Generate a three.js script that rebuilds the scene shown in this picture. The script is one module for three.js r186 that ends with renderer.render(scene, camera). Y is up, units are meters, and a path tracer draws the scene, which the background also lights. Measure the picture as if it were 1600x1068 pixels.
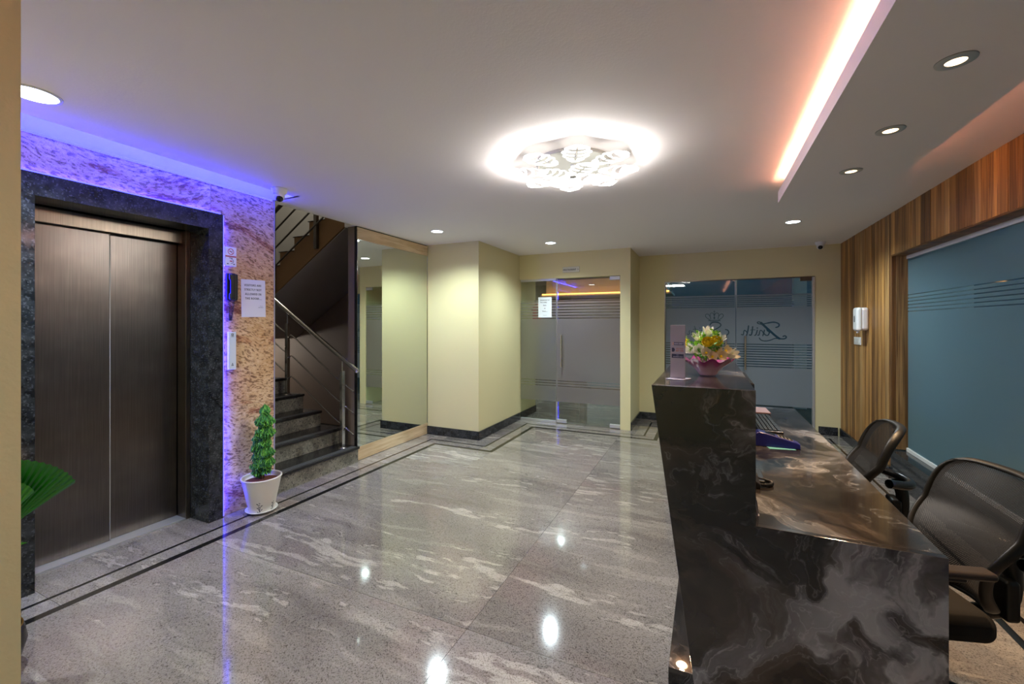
import * as THREE from 'three';
import { RoundedBoxGeometry } from 'three/addons/geometries/RoundedBoxGeometry.js';
import { mergeGeometries } from 'three/addons/utils/BufferGeometryUtils.js';
import { RectAreaLightUniformsLib } from 'three/addons/lights/RectAreaLightUniformsLib.js';

// ---------------------------------------------------------------- camera, sky, exposure
const scene = new THREE.Scene();
const W_PX = 1600, H_PX = 1068, FOCAL = 668.73, HORIZON = 506.25;
const camera = new THREE.PerspectiveCamera(2 * Math.atan(H_PX / 2 / FOCAL) * 180 / Math.PI, W_PX / H_PX, 0.05, 100);
camera.position.set(0, 1.53, 0);
camera.rotation.y = 0.428707;
camera.setViewOffset(W_PX, H_PX, 0, H_PX / 2 - HORIZON, W_PX, H_PX);
scene.background = new THREE.Color().setRGB(0.045, 0.115, 0.165);            // an even blue dusk sky
const renderer = new THREE.WebGLRenderer({ antialias: true });
renderer.toneMapping = THREE.LinearToneMapping;
renderer.toneMappingExposure = 1.75;
renderer.shadowMap.enabled = true;
RectAreaLightUniformsLib.init();
const LIGHT = {
  chandelierDown: 25, chandelierUp: 90, downlight: 8, warmSpot: 6, blueCove: 5, blueFrame: 4, peachCove: 30,
  stair: 2.6, underStair: 0.9, dining: 9, step: 0.03,
};

// ---------------------------------------------------------------- helpers
// room frame: X to the side, Y up, D into the room (z = -D)
const V = (x, y, d) => new THREE.Vector3(x, y, -d);
let rngState = 12345;
const rnd = () => { rngState = (rngState * 1664525 + 1013904223) >>> 0; return rngState / 4294967296; };
const rr = (a, b) => a + (b - a) * rnd();
const used = new Map();
function numbered(name) { const n = used.get(name) ?? 0; used.set(name, n + 1); return n ? name + '_' + String(n).padStart(3, '0') : name; }
function shade(o) { o.traverse((c) => { if (c.isMesh) { c.castShadow = true; c.receiveShadow = true; } }); return o; }
function thing(name, label, category, pos = [0, 0, 0], turn = 0, group) {
  const o = new THREE.Group(); o.name = numbered(name); scene.add(o);
  o.position.copy(V(...pos)); o.rotation.y = turn; o.userData = { label, category };
  if (group) o.userData.group = group;
  return o;
}
function struct(name, label) { const o = new THREE.Group(); o.name = numbered(name); o.userData = { kind: 'structure', label }; scene.add(o); return o; }
function part(parent, name, geos, material, label) {
  const g = Array.isArray(geos) ? (geos.length > 1 ? merge(geos) : geos[0]) : geos;
  const m = new THREE.Mesh(g, material); m.name = name; m.castShadow = m.receiveShadow = true; parent.add(m);
  if (label) m.userData.label = label;
  return m;
}
function structMesh(name, geos, material, label) {
  const g = Array.isArray(geos) ? (geos.length > 1 ? merge(geos) : geos[0]) : geos;
  const m = new THREE.Mesh(g, material); m.name = numbered(name); m.castShadow = m.receiveShadow = true; m.userData = { kind: 'structure', label }; scene.add(m); return m;
}
function clean(g) {
  g = g.index ? g.toNonIndexed() : g;
  for (const k of Object.keys(g.attributes)) if (!['position', 'normal', 'uv'].includes(k)) g.deleteAttribute(k);
  if (!g.attributes.uv) g.setAttribute('uv', new THREE.BufferAttribute(new Float32Array(g.attributes.position.count * 2), 2));
  return g;
}
const merge = (gs) => mergeGeometries(gs.map(clean));
// uv in metres from the dominant axis of each face; swap turns the pattern by 90 degrees
function metric(g, du = 0, dv = 0, swap = false) {
  g = clean(g); const p = g.attributes.position, n = g.attributes.normal, uv = new Float32Array(p.count * 2);
  for (let i = 0; i < p.count; i += 3) {
    let ax = 0, ay = 0, az = 0;
    for (let k = 0; k < 3; k++) { ax += Math.abs(n.getX(i + k)); ay += Math.abs(n.getY(i + k)); az += Math.abs(n.getZ(i + k)); }
    for (let k = 0; k < 3; k++) {
      const x = p.getX(i + k), y = p.getY(i + k), z = p.getZ(i + k); let u, v;
      if (ay >= ax && ay >= az) { u = x; v = z; } else if (ax >= az) { u = z; v = y; } else { u = x; v = y; }
      if (swap) [u, v] = [v, u];
      uv[(i + k) * 2] = u + du; uv[(i + k) * 2 + 1] = v + dv;
    }
  }
  g.setAttribute('uv', new THREE.BufferAttribute(uv, 2)); return g;
}
// a box between two corners of the room frame
function box(x0, x1, y0, y1, d0, d1, r = 0, du = 0, dv = 0, swap = false) {
  const w = x1 - x0, h = y1 - y0, d = d1 - d0;
  const g = r ? new RoundedBoxGeometry(w, h, d, 2, Math.min(r, w / 2.01, h / 2.01, d / 2.01)) : new THREE.BoxGeometry(w, h, d);
  g.translate((x0 + x1) / 2, (y0 + y1) / 2, -(d0 + d1) / 2);
  return metric(g, du, dv, swap);
}
function cyl(r0, r1, h, seg = 32) { return new THREE.CylinderGeometry(r0, r1, h, seg); }
function bar(a, b, r, seg = 14) {              // a round bar from a to b
  const d = new THREE.Vector3().subVectors(b, a), g = new THREE.CylinderGeometry(r, r, d.length(), seg);
  g.applyQuaternion(new THREE.Quaternion().setFromUnitVectors(new THREE.Vector3(0, 1, 0), d.clone().normalize()));
  g.translate((a.x + b.x) / 2, (a.y + b.y) / 2, (a.z + b.z) / 2); return g;
}
function tube(pts, r, n = 40, seg = 10, closed = false) { return new THREE.TubeGeometry(new THREE.CatmullRomCurve3(pts, closed), n, r, seg, closed); }
// extrude a polygon given in (X, Y), from depth d0 to d1
function prismXY(pts, d0, d1, bevel = 0) {
  const s = new THREE.Shape(pts.map(([x, y]) => new THREE.Vector2(x, y)));
  const g = new THREE.ExtrudeGeometry(s, { depth: d1 - d0 - 2 * bevel, bevelEnabled: bevel > 0, bevelSize: bevel, bevelOffset: -bevel, bevelThickness: bevel, bevelSegments: 2 });
  g.translate(0, 0, -d1 + bevel); return metric(g);
}
const lathe = (pts, seg = 48) => new THREE.LatheGeometry(pts.map(([r, y]) => new THREE.Vector2(r, y)), seg);

// ---------------------------------------------------------------- noise and textures
function makeNoise(seed) {
  const p = new Uint8Array(512), g = new Float32Array(512); let s = seed >>> 0;
  const r = () => { s = (s * 1664525 + 1013904223) >>> 0; return s / 4294967296; };
  const a = [...Array(256).keys()]; for (let i = 255; i > 0; i--) { const j = Math.floor(r() * (i + 1)); [a[i], a[j]] = [a[j], a[i]]; }
  for (let i = 0; i < 512; i++) { p[i] = a[i & 255]; g[i] = a[(i * 7 + 13) & 255] / 127.5 - 1; }
  const f = (t) => t * t * (3 - 2 * t);
  return (x, y, px, py) => {                 // value noise with periods px, py
    let x0 = Math.floor(x), y0 = Math.floor(y); const fx = f(x - x0), fy = f(y - y0);
    x0 = ((x0 % px) + px) % px; y0 = ((y0 % py) + py) % py; const x1 = (x0 + 1) % px, y1 = (y0 + 1) % py;
    const h0 = p[x0 & 255], h1 = p[x1 & 255]; y0 &= 255; const yy = y1 & 255, A = g[p[h0 + y0]], B = g[p[h1 + y0]], C = g[p[h0 + yy]], D = g[p[h1 + yy]];
    return A + (B - A) * fx + (C - A) * fy + (A - B - C + D) * fx * fy;
  };
}
const N1 = makeNoise(11), N2 = makeNoise(57), N3 = makeNoise(91);
function fbm(N, u, v, fx, fy, oct) { let s = 0, a = 0.5; for (let i = 0; i < oct; i++) { s += a * N(u * fx, v * fy, fx, fy); fx *= 2; fy *= 2; a *= 0.5; } return s; }
const mixc = (a, b, t) => { t = t < 0 ? 0 : t > 1 ? 1 : t; return [a[0] + (b[0] - a[0]) * t, a[1] + (b[1] - a[1]) * t, a[2] + (b[2] - a[2]) * t]; };
const sst = (a, b, x) => { x = (x - a) / (b - a); x = x < 0 ? 0 : x > 1 ? 1 : x; return x * x * (3 - 2 * x); };
function texture(w, h, metresU, metresV, fn, srgb = true) {
  const data = new Uint8Array(w * h * 4);
  for (let j = 0; j < h; j++) for (let i = 0; i < w; i++) {
    const c = fn((i + 0.5) / w, (j + 0.5) / h), o = (j * w + i) * 4;
    for (let k = 0; k < 3; k++) data[o + k] = Math.max(0, Math.min(255, c[k])); data[o + 3] = 255;
  }
  const t = new THREE.DataTexture(data, w, h, THREE.RGBAFormat);
  t.wrapS = t.wrapT = THREE.RepeatWrapping; t.magFilter = THREE.LinearFilter; t.minFilter = THREE.LinearFilter;
  if (srgb) t.colorSpace = THREE.SRGBColorSpace; t.repeat.set(1 / metresU, 1 / metresV); t.needsUpdate = true; return t;
}
function canvasTex(w, h, draw, srgb = true) {
  const c = document.createElement('canvas'); c.width = w; c.height = h; draw(c.getContext('2d'), w, h);
  const t = new THREE.CanvasTexture(c); if (srgb) t.colorSpace = THREE.SRGBColorSpace; t.anisotropy = 4; return t;
}
// polished grey granite with long pale veins and dark specks
const graniteTex = texture(1500, 1500, 2.4, 2.4, (u, v) => {
  const warp = 0.04 * fbm(N2, u, v, 3, 4, 6), vv = v + 1.3 * warp, cl = fbm(N1, u, vv, 3, 6, 6);
  let c = mixc([126, 120, 115], [158, 151, 143], 0.5 + 0.9 * cl);
  c = mixc(c, [142, 126, 122], 0.45 * sst(0.0, 0.35, fbm(N3, u, v, 4, 4, 4)));
  const tear = fbm(N1, u, vv, 16, 70, 5), band = fbm(N2, u + 0.3 * warp, vv, 2, 10, 7), soft = fbm(N3, u, vv, 4, 36, 6);
  c = mixc(c, [182, 176, 165], 0.38 * sst(0.06, 0.40, soft + 0.3 * tear));
  c = mixc(c, [104, 98, 94], 0.40 * sst(0.08, 0.42, fbm(N1, u, vv, 3, 14, 6)));
  const k = band + 0.7 * tear - 0.03;                                    // torn pale veins with dark broken edges
  c = mixc(c, [204, 198, 186], 0.5 * sst(0.26, 0.44, k) * sst(-0.35, 0.2, tear));
  c = mixc(c, [80, 78, 73], 0.55 * sst(0.03, 0.0, Math.abs(k - 0.26)) * sst(-0.02, 0.22, tear));
  const sp = N3(u * 750, v * 750, 750, 750), sp2 = N1(u * 430, v * 430, 430, 430);
  const d = 20 * sp * (sp > 0 ? -1 : -0.6) + (sp > 0.62 ? -26 : 0) + (sp2 > 0.62 ? -30 : 0);
  return [c[0] + d, c[1] + d, c[2] + d];
});
// golden granite of the lift wall, burgundy streaks lying flat
const goldTex = texture(1024, 1024, 1.5, 1.5, (u, v) => {
  const warp = 0.05 * fbm(N1, u, v, 4, 4, 4), cl = fbm(N2, u, v, 5, 7, 4);
  let c = mixc([206, 170, 122], [230, 204, 168], 0.5 + cl);
  const vv = v + warp + 0.04 * Math.sin(6.283 * u), st = fbm(N3, u, vv, 3, 12, 6), fine = fbm(N1, u + warp, vv, 34, 110, 4), grit = fbm(N2, u, vv, 70, 150, 3);
  c = mixc(c, [186, 128, 88], 0.65 * sst(0.08, 0.36, st));
  c = mixc(c, [112, 60, 50], 0.7 * sst(0.20, 0.46, st + 0.3 * fine));
  c = mixc(c, [112, 80, 62], 0.6 * sst(0.18, 0.38, fine) * sst(-0.3, 0.2, fbm(N2, u, vv, 5, 9, 3)));
  c = mixc(c, [112, 84, 64], 0.6 * sst(0.12, 0.36, grit)); c = mixc(c, [238, 220, 190], 0.4 * sst(0.12, 0.36, -grit));
  const sp = N3(u * 380, v * 380, 380, 380), d = (sp > 0.6 ? -46 : 0) + 10 * sp; return [c[0] + d, c[1] + d, c[2] + d];
});
const darkGraniteTex = texture(512, 512, 0.55, 0.55, (u, v) => {
  let c = mixc([24, 25, 27], [56, 58, 61], 0.5 + 0.9 * fbm(N1, u, v, 14, 14, 4));
  const a = fbm(N2, u, v, 70, 70, 3); c = mixc(c, [98, 101, 106], 0.6 * sst(0.12, 0.5, a)); return c;
});
// black marble with smoky grey swirls and brown clouds
function smoky(base, grey, brown, pale) {
  return (u, v) => {
    const q1 = fbm(N1, u, v, 3, 3, 7), q2 = fbm(N2, u, v, 3, 3, 7);
    const a = u + 0.20 * q1, b = v + 0.20 * q2, r1 = fbm(N2, a, b, 5, 5, 7), r2 = fbm(N3, a, b, 5, 5, 7);
    const x = a + 0.15 * r1, y = b + 0.15 * r2, f = fbm(N3, x, y, 5, 5, 8), g = fbm(N1, x, y, 7, 7, 8);
    let c = mixc(base, brown, 0.9 * sst(-0.15, 0.35, r1 + 0.4 * g));
    c = mixc(c, grey, 0.85 * sst(-0.04, 0.36, f + 0.25 * g) * sst(-0.40, 0.15, q2 + 0.4 * r2));
    c = mixc(c, [24, 22, 22], 0.75 * sst(0.02, 0.34, -f + 0.3 * r2));
    const lines = Math.pow(1 - Math.abs(Math.sin(19 * f + 9 * r1)), 4);       // fine filaments that follow the flow
    c = mixc(c, pale, 0.5 * lines * sst(-0.25, 0.2, f + 0.4 * q1));
    return mixc(c, pale, 0.7 * sst(0.20, 0.42, f + 0.3 * g) * sst(-0.3, 0.2, q1));
  };
}
const counterTex = texture(1500, 1500, 1.9, 1.9, smoky([38, 37, 38], [112, 112, 117], [72, 63, 57], [176, 176, 180]));
const woodTex = texture(640, 1280, 0.62, 2.7, (u, v) => {
  const w = 0.02 * fbm(N1, u, v, 4, 3, 3);
  const g = fbm(N2, u + w, v, 26, 3, 4), f = fbm(N3, u + w, v, 150, 7, 3), b = fbm(N1, u, v, 7, 2, 3);
  let c = mixc([128, 94, 52], [214, 170, 106], 0.5 + 1.1 * g + 0.5 * b);
  c = mixc(c, [78, 50, 28], 0.55 * sst(0.1, 0.4, f)); c = mixc(c, [200, 156, 100], 0.45 * sst(0.15, 0.45, fbm(N3, u + w, v, 60, 4, 3)));
  return c;
});
const paleWoodTex = texture(512, 512, 1.4, 0.35, (u, v) => {
  const w = 0.12 * fbm(N1, u, v, 2, 2, 3), g = fbm(N2, u, v + w, 3, 9, 4), f = fbm(N3, u, v + w, 8, 70, 3);
  let c = mixc([196, 168, 128], [224, 203, 168], 0.5 + 1.2 * g); return mixc(c, [176, 142, 104], 0.5 * sst(0.12, 0.4, f));
});
const riserTex = texture(512, 512, 0.5, 0.5, (u, v) => {
  let c = mixc([104, 101, 90], [142, 138, 124], 0.5 + fbm(N1, u, v, 6, 6, 4)); const a = fbm(N2, u, v, 40, 44, 3);
  c = mixc(c, [58, 55, 50], 0.75 * sst(0.14, 0.4, a)); c = mixc(c, [184, 178, 160], 0.5 * sst(0.2, 0.4, fbm(N3, u, v, 60, 50, 2))); return c;
});
const paintBump = texture(512, 512, 0.5, 0.5, (u, v) => { const f = 128 + 110 * fbm(N1, u, v, 60, 60, 3); return [f, f, f]; }, false);
const brushedTex = texture(512, 512, 0.6, 0.6, (u, v) => { const f = 205 + 22 * fbm(N1, u, v, 220, 3, 3) + 26 * fbm(N2, u, v, 3, 3, 3); return [f, f * 0.992, f * 0.98]; });

const std = (o) => new THREE.MeshStandardMaterial(o), phys = (o) => new THREE.MeshPhysicalMaterial(o);
const lin = (r, g, b) => new THREE.Color().setRGB(r, g, b);
const M = {
  cream: std({ color: 0xdacf9f, roughness: 0.55, bumpMap: paintBump, bumpScale: 0.0006 }),
  white: std({ color: 0xf1eae8, roughness: 0.75, bumpMap: paintBump, bumpScale: 0.0005 }),
  granite: [0xffffff, 0xf6f3f0, 0xeceae8].map((color) => phys({ color, map: graniteTex, roughness: 0.09, ior: 1.5, clearcoat: 0.4, clearcoatRoughness: 0.03 })),
  grout: std({ color: 0x5a554f, roughness: 0.8 }),
  black: std({ color: 0x1b1a19, roughness: 0.12 }),
  gold: [0xffffff, 0xf5ece2].map((color) => std({ color, map: goldTex, roughness: 0.22 })),
  darkGranite: std({ map: darkGraniteTex, roughness: 0.1 }),
  counter: phys({ map: counterTex, roughness: 0.13, clearcoat: 0.3, clearcoatRoughness: 0.04 }),
  wood: [0xffffff, 0xd6c8b4, 0xfbecd4, 0xb9a68c, 0xfff4dc].map((color) => std({ color, map: woodTex, roughness: 0.5 })),
  paleWood: std({ map: paleWoodTex, roughness: 0.45 }),
  riser: std({ map: riserTex, roughness: 0.3 }),
  tread: std({ color: 0x211f1f, roughness: 0.2 }),
  steel: std({ color: 0xa79c8e, map: brushedTex, metalness: 1, roughness: 0.3 }),
  steelDark: std({ color: 0x8c8681, map: brushedTex, metalness: 1, roughness: 0.29 }),
  chrome: std({ color: 0xcfcac4, metalness: 1, roughness: 0.16 }),
  alu: std({ color: 0xc8c8c6, metalness: 0.6, roughness: 0.38 }),
  mirror: std({ color: 0xd6dcd2, metalness: 1, roughness: 0.01 }),
  glass: phys({ color: 0xf2f8f5, transmission: 1, thickness: 0, roughness: 0, ior: 1.5 }),
  brown: std({ color: 0x8c6a45, roughness: 0.7 }), darkBrown: std({ color: 0x77675a, roughness: 0.6 }), greyWall: std({ color: 0x9a978f, roughness: 0.7 }),
  soffit: std({ color: 0x958b86, roughness: 0.7 }),
  plasticBlack: std({ color: 0x17171a, roughness: 0.28 }), plasticSoft: std({ color: 0x0e0d0c, roughness: 0.42 }), fabric: std({ color: 0x120e0b, roughness: 0.95 }),
  plasticWhite: std({ color: 0xe4e4e2, roughness: 0.3 }), lens: std({ color: 0x050507, roughness: 0.06 }),
  paper: std({ color: 0xe8e8ea, roughness: 0.8 }),
  peach: std({ color: 0xe9dcd6, roughness: 0.7 }),
};
const glow = (r, g, b, k) => std({ color: 0x111111, roughness: 0.6, emissive: lin(r, g, b), emissiveIntensity: k });
function areaLight(parent, name, color, intensity, w, h, at, look) {
  const l = new THREE.RectAreaLight(color, intensity, w, h); l.name = name; l.position.copy(at); parent.add(l);
  const target = look.clone(); l.lookAt(target); return l;
}

// ---------------------------------------------------------------- measured room
const HC = 2.63, XM = -3.56, XG = -3.505, XC = -2.749, XR = -1.009, XW = 1.6545, D1 = 3.63, D2 = 4.954, D3 = 6.306, D4 = 7.184, DB = -2.3;

// ---------------------------------------------------------------- floor
{
  const f = struct('floor', 'polished grey granite floor with black inlaid border lines');
  part(f, 'screed', box(-7.2, 2.2, -0.16, -0.018, DB - 0.2, 12.4), M.grout);
  let k = 0;
  const slab = (x0, x1, d0, d1) => part(f, 'tile', box(x0 + 0.0011, x1 - 0.0011, -0.018, 0, d0 + 0.0011, d1 - 0.0011, 0, rr(0, 5), rr(0, 5)), M.granite[k++ % 3]);
  for (const [x0, x1] of [[-3.205, -1.10], [-1.10, 0.95], [0.95, 1.39]])
    for (const [d0, d1] of [[-2.3, -0.24], [-0.24, 1.86], [1.86, 3.96], [3.96, 5.965]]) {
      if (x0 < -3 && d1 > 5) { slab(x0, -2.36, d0, 4.55); slab(-2.36, x1, d0, d1); } else slab(x0, x1, d0, d1);
    }
  slab(-0.64, 1.39, 5.965, 6.83);
  for (const [d0, d1] of [[-2.3, 0.2], [0.2, 1.097], [1.097, 2.6], [2.6, 3.63], [3.63, 4.95]]) slab(-3.9, -3.205, d0, d1);     // margin along the lift wall
  slab(-3.205, -2.75, 4.55, 4.95); slab(-2.75, -2.36, 4.55, 5.965); slab(-2.75, -1.7, 5.965, 6.31); slab(-1.7, -0.64, 5.965, 6.31); slab(-1.009, -0.64, 6.31, 7.19); slab(-0.64, 0.4, 6.83, 7.19); slab(0.4, 1.39, 6.83, 7.19);
  for (const [d0, d1] of [[-2.3, 0.2], [0.2, 1.9], [1.9, 3.8], [3.8, 5.6], [5.6, 7.19]]) slab(1.39, 1.7, d0, d1);
  slab(-5.2, -2.75, 7.05, 9); slab(-2.75, -1.0, 6.31, 9); slab(-5.2, -1.0, 9, 12.2);
  // inlaid black lines, 0.5 mm proud: the thin one 20 cm from the walls, the thick one 36 cm
  const line = (x0, x1, d0, d1) => part(f, 'border_strip', box(x0, x1, -0.01, 0.0006, d0, d1), M.black);
  for (const [a, b, w] of [[0.205, 0.23, 0], [0.355, 0.405, 1]]) {
    const xl0 = XM + a, xl1 = XM + b, dc0 = D2 - b, dc1 = D2 - a, xc0 = XC + a, xc1 = XC + b, dr0 = D3 - b, dr1 = D3 - a, xr0 = XR + a, xr1 = XR + b, de0 = D4 - b, de1 = D4 - a;
    line(xl0, xl1, -2.2, 1.098); line(xl0, xl1, 1.099, dc1); line(xl1, xc1, dc0, dc1); line(xc0, xc1, dc1, dr1); line(xc1, xr1, dr0, dr1); line(xr0, xr1, dr1, de1);
    const xe0 = w ? 1.352 : 1.468, xe1 = w ? 1.392 : 1.493; line(xr1, xe1, de0, de1); line(xe0, xe1, -2.2, de0);
  }
}

// ---------------------------------------------------------------- ceiling
{
  const c = struct('ceiling', 'smooth white false ceiling over the lobby');
  part(c, 'ceiling_board', [
    box(-3.25, 2.1, HC, HC + 0.05, DB - 0.2, 2.58), box(-3.585, 2.1, HC, HC + 0.05, 2.58, D1), box(-3.75, 2.1, HC, HC + 0.05, D1, D4 + 0.2),
  ], M.white);
  part(c, 'cove_board', [box(-3.7, -3.2, 2.86, 2.92, DB - 0.2, 2.58), box(-3.26, -3.2, HC + 0.05, 2.86, DB - 0.2, 2.58), box(-3.7, -3.2, HC, 2.92, 2.575, 2.60)], M.white);
}
// dropped lighting tray above the reception desk
const PX0 = 0.492, PX1 = 1.10, PY0 = 2.46, PY1 = 2.545, PD1 = 3.84, PD0 = -1.6;
{
  const p = struct('ceiling_tray', 'dropped ceiling tray with hidden peach light along its edges');
  part(p, 'tray_board', box(PX0, PX1, PY0, PY0 + 0.02, PD0, PD1), M.white);
  part(p, 'tray_lip', box(PX0, PX0 + 0.012, PY0 + 0.02, PY1, PD0, PD1), M.white);
  part(p, 'tray_lip', box(PX1 - 0.012, PX1, PY0 + 0.02, PY1, PD0, PD1), M.white);
  part(p, 'tray_lip', box(PX0 + 0.05, PX1 - 0.05, PY0 + 0.02, HC, PD1 - 0.012, PD1), M.white);
  part(p, 'tray_lip', box(PX0 + 0.012, PX1 - 0.012, PY0 + 0.02, HC, PD0, PD0 + 0.012), M.white);
  part(p, 'tray_web', box(PX0 + 0.13, PX1 - 0.13, PY0 + 0.02, HC, PD0 + 0.02, PD1 - 0.02), M.white);
}

// ---------------------------------------------------------------- walls
const D0S = 2.58;
{
  // lift wall: golden granite slabs around the lift opening
  const w = struct('wall_left', 'lift wall clad in golden granite slabs with burgundy streaks');
  part(w, 'masonry', [box(-3.66, -3.525, 0, 2.86, 2.05, D0S - 0.003), box(-3.66, -3.525, 0, 2.86, DB, 1.06), box(-3.66, -3.525, 2.29, 2.86, 1.06, 2.05)], M.white);
  const g = (i, d0, d1, y0, y1) => part(w, 'granite_slab', box(-3.524, XG, y0 + 0.0008, y1 - 0.0008, d0 + 0.0008, d1 - 0.0008, 0.002, i * 1.7, i * 0.9), M.gold[i % 2]);
  g(0, 2.047, D0S, 0, 0.861); g(1, 2.047, D0S, 0.861, HC); g(2, 0.6, 2.047, 2.29, HC); g(3, DB, 0.6, 1.3, HC); g(1, DB, 0.6, 0, 1.3); g(4, 0.6, 1.06, 0, 2.29);
  part(w, 'corner_edge', box(-3.53, -3.5, 0, HC, D0S, D0S + 0.006), M.alu);
}
structMesh('wall_mirror', [box(-3.70, -3.60, 0, 2.9, D1 + 0.004, D2 + 0.1)], M.darkBrown, 'short wall carrying the big mirror beside the stairs');
{
  const w = struct('wall_column', 'cream boxed column between the mirror and the restaurant door');
  part(w, 'plaster', box(-3.75, XC, 0, HC, D2, D3 + 0.7), M.cream);
  const r = struct('wall_restaurant', 'cream wall around the restaurant door');
  part(r, 'plaster', [box(XC, -1.155, 2.24, HC, D3, D3 + 0.14), box(-1.155, XR, 0, HC, D3, D4 + 0.14)], M.cream);
  const b = struct('wall_back', 'cream end wall around the wide glass entrance');
  part(b, 'plaster', [box(XR, -0.606, 0, HC, D4, D4 + 0.14), box(-0.606, 1.362, 2.203, HC, D4, D4 + 0.14), box(1.362, XW + 0.2, 0, HC, D4, D4 + 0.14)], M.cream);
  structMesh('wall_near', box(-2.1, -1.40, 0, HC, 0.05, 0.415), M.cream, 'cream wall end close to the camera');
  structMesh('wall_front', [box(-7, 2.2, 0, 3, DB - 0.2, DB)], M.cream, 'cream wall behind the camera');
  structMesh('wall_front_side', box(-3.66, -2.1, 0, HC, 0.05, 0.2), M.cream, 'cream wall beside the lift behind the pot plant');
}
// skirting: dark granite pieces
{
  const s = (name, label, list) => { const b = struct(name, label); for (const a of list) part(b, 'skirting_piece', box(...a, 0.003), M.darkGranite); };
  s('baseboard_column', 'dark granite skirting round the cream column', [[-3.56, -2.87, 0, 0.115, D2 - 0.018, D2], [-2.868, XC + 0.018, 0, 0.115, D2 - 0.018, D2], [XC, XC + 0.018, 0, 0.115, D2, 5.6], [XC, XC + 0.018, 0, 0.115, 5.602, D3 - 0.01], [XC, XC + 0.018, 0, 0.115, D3 + 0.03, 7.0]]);
  s('baseboard_back', 'dark granite skirting along the end wall', [[XR, XR + 0.018, 0, 0.115, D3 + 0.01, 7.16], [XR, -0.62, 0, 0.115, D4 - 0.018, D4], [1.40, 1.62, 0, 0.115, D4 - 0.018, D4]]);
  s('baseboard_right', 'dark granite skirting under the wood cladding', [[XW - 0.02, XW, 0, 0.115, 6.28, D4 - 0.02], [XW - 0.02, XW, 0, 0.115, 5.42, 6.278]]);
}
// wood-clad wall with the wide window
const XV = 1.786;                                   // window glass plane
{
  const w = struct('wall_right', 'wall clad in narrow brown wood planks around a wide frosted window');
  part(w, 'masonry', [box(XW + 0.02, 1.95, 0, HC, 5.44, D4 + 0.14), box(XW + 0.02, 1.95, 2.23, HC, DB, 5.44), box(XW + 0.012, 1.95, 0, 0.27, DB, 5.44)], M.white);
  let d = D4, i = 0;
  while (d > DB) {
    const wd = rr(0.085, 0.108), d0 = Math.max(d - wd, DB), y0 = d0 > 5.36 ? 0.115 : 2.212, proud = rr(0, 0.004);
    part(w, 'plank', box(XW - proud, XW + 0.02, y0, HC, d0 + 0.0012, d - 0.0012, 0.002, rr(0, 3), rr(0, 3)), M.wood[(i * 3 + Math.floor(rr(0, 5))) % 5]); d = d0; i++;
    if (d > 5.4 && d - 0.09 < 5.42) { part(w, 'plank', box(XW, XW + 0.02, 0.115, HC, 5.421, d - 0.001, 0.002, 0.3, 0), M.wood[3]); d = 5.42; }
  }
  part(w, 'reveal_plank', box(1.69, XV, 0.3, 2.21, 5.408, 5.42, 0.002, 0.1, 0.2), M.wood[0]);
  part(w, 'reveal_plank', box(XW + 0.001, 1.689, 0.3, 2.21, 5.41, 5.42, 0.002, 0.7, 0.4), M.wood[3]);
  part(w, 'reveal_plank', box(XW + 0.001, 1.95, 2.2, 2.212, DB, 5.42, 0.002, 0.1, 0.2, true), M.wood[3]);
  part(w, 'sill_slab', box(XW - 0.01, 1.95, 0.268, 0.29, DB, 5.42, 0.003), M.darkGranite);
  part(w, 'sill_front', box(XW - 0.004, XW + 0.011, 0, 0.267, DB, 5.42, 0.002), M.darkGranite);
}
// stairwell shell
{
  const ws = struct('wall_stair', 'grey walls of the stairwell');
  for (const q of [[-7.2, -3.71, 0, 4.6, 4.86, 5.0], [-7.2, -7.05, 0, 4.6, 2.4, 4.86], [-7.05, -3.66, 0, 4.6, 2.42, 2.56], [-3.7, -3.6, 2.68, 4.6, 2.56, 5.0], [-7.2, -3.6, 4.6, 4.7, 2.4, 5.0]]) part(ws, 'plaster', box(...q), M.greyWall);
  // brown wall below the upper flight
  structMesh('wall_stair_lower', prismXY([[-7.04, 0], [-3.71, 0], [-3.71, 2.75], [-6.0, 1.30], [-7.04, 1.28]], 4.80, 4.85), M.darkBrown, 'dark brown wall under the upper flight of stairs');
}
// restaurant shell
{
  structMesh('wall_dining', [box(-5.4, -5.2, 0, 2.9, 7.0, 12.4), box(-5.2, -3.75, 0, 2.9, 6.9, 7.0), box(-5.4, -0.9, 0, 2.9, 12.2, 12.4), box(-1.0, -0.87, 0, 2.9, D4 + 0.14, 12.2)], std({ color: 0x9a8878, roughness: 0.7 }), 'taupe walls of the dining room beyond the glass');
  structMesh('ceiling_dining', [box(-5.4, -0.9, 2.7, 2.9, D3 + 0.14, 12.4)], M.white, 'white ceiling of the dining room');
}
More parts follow.
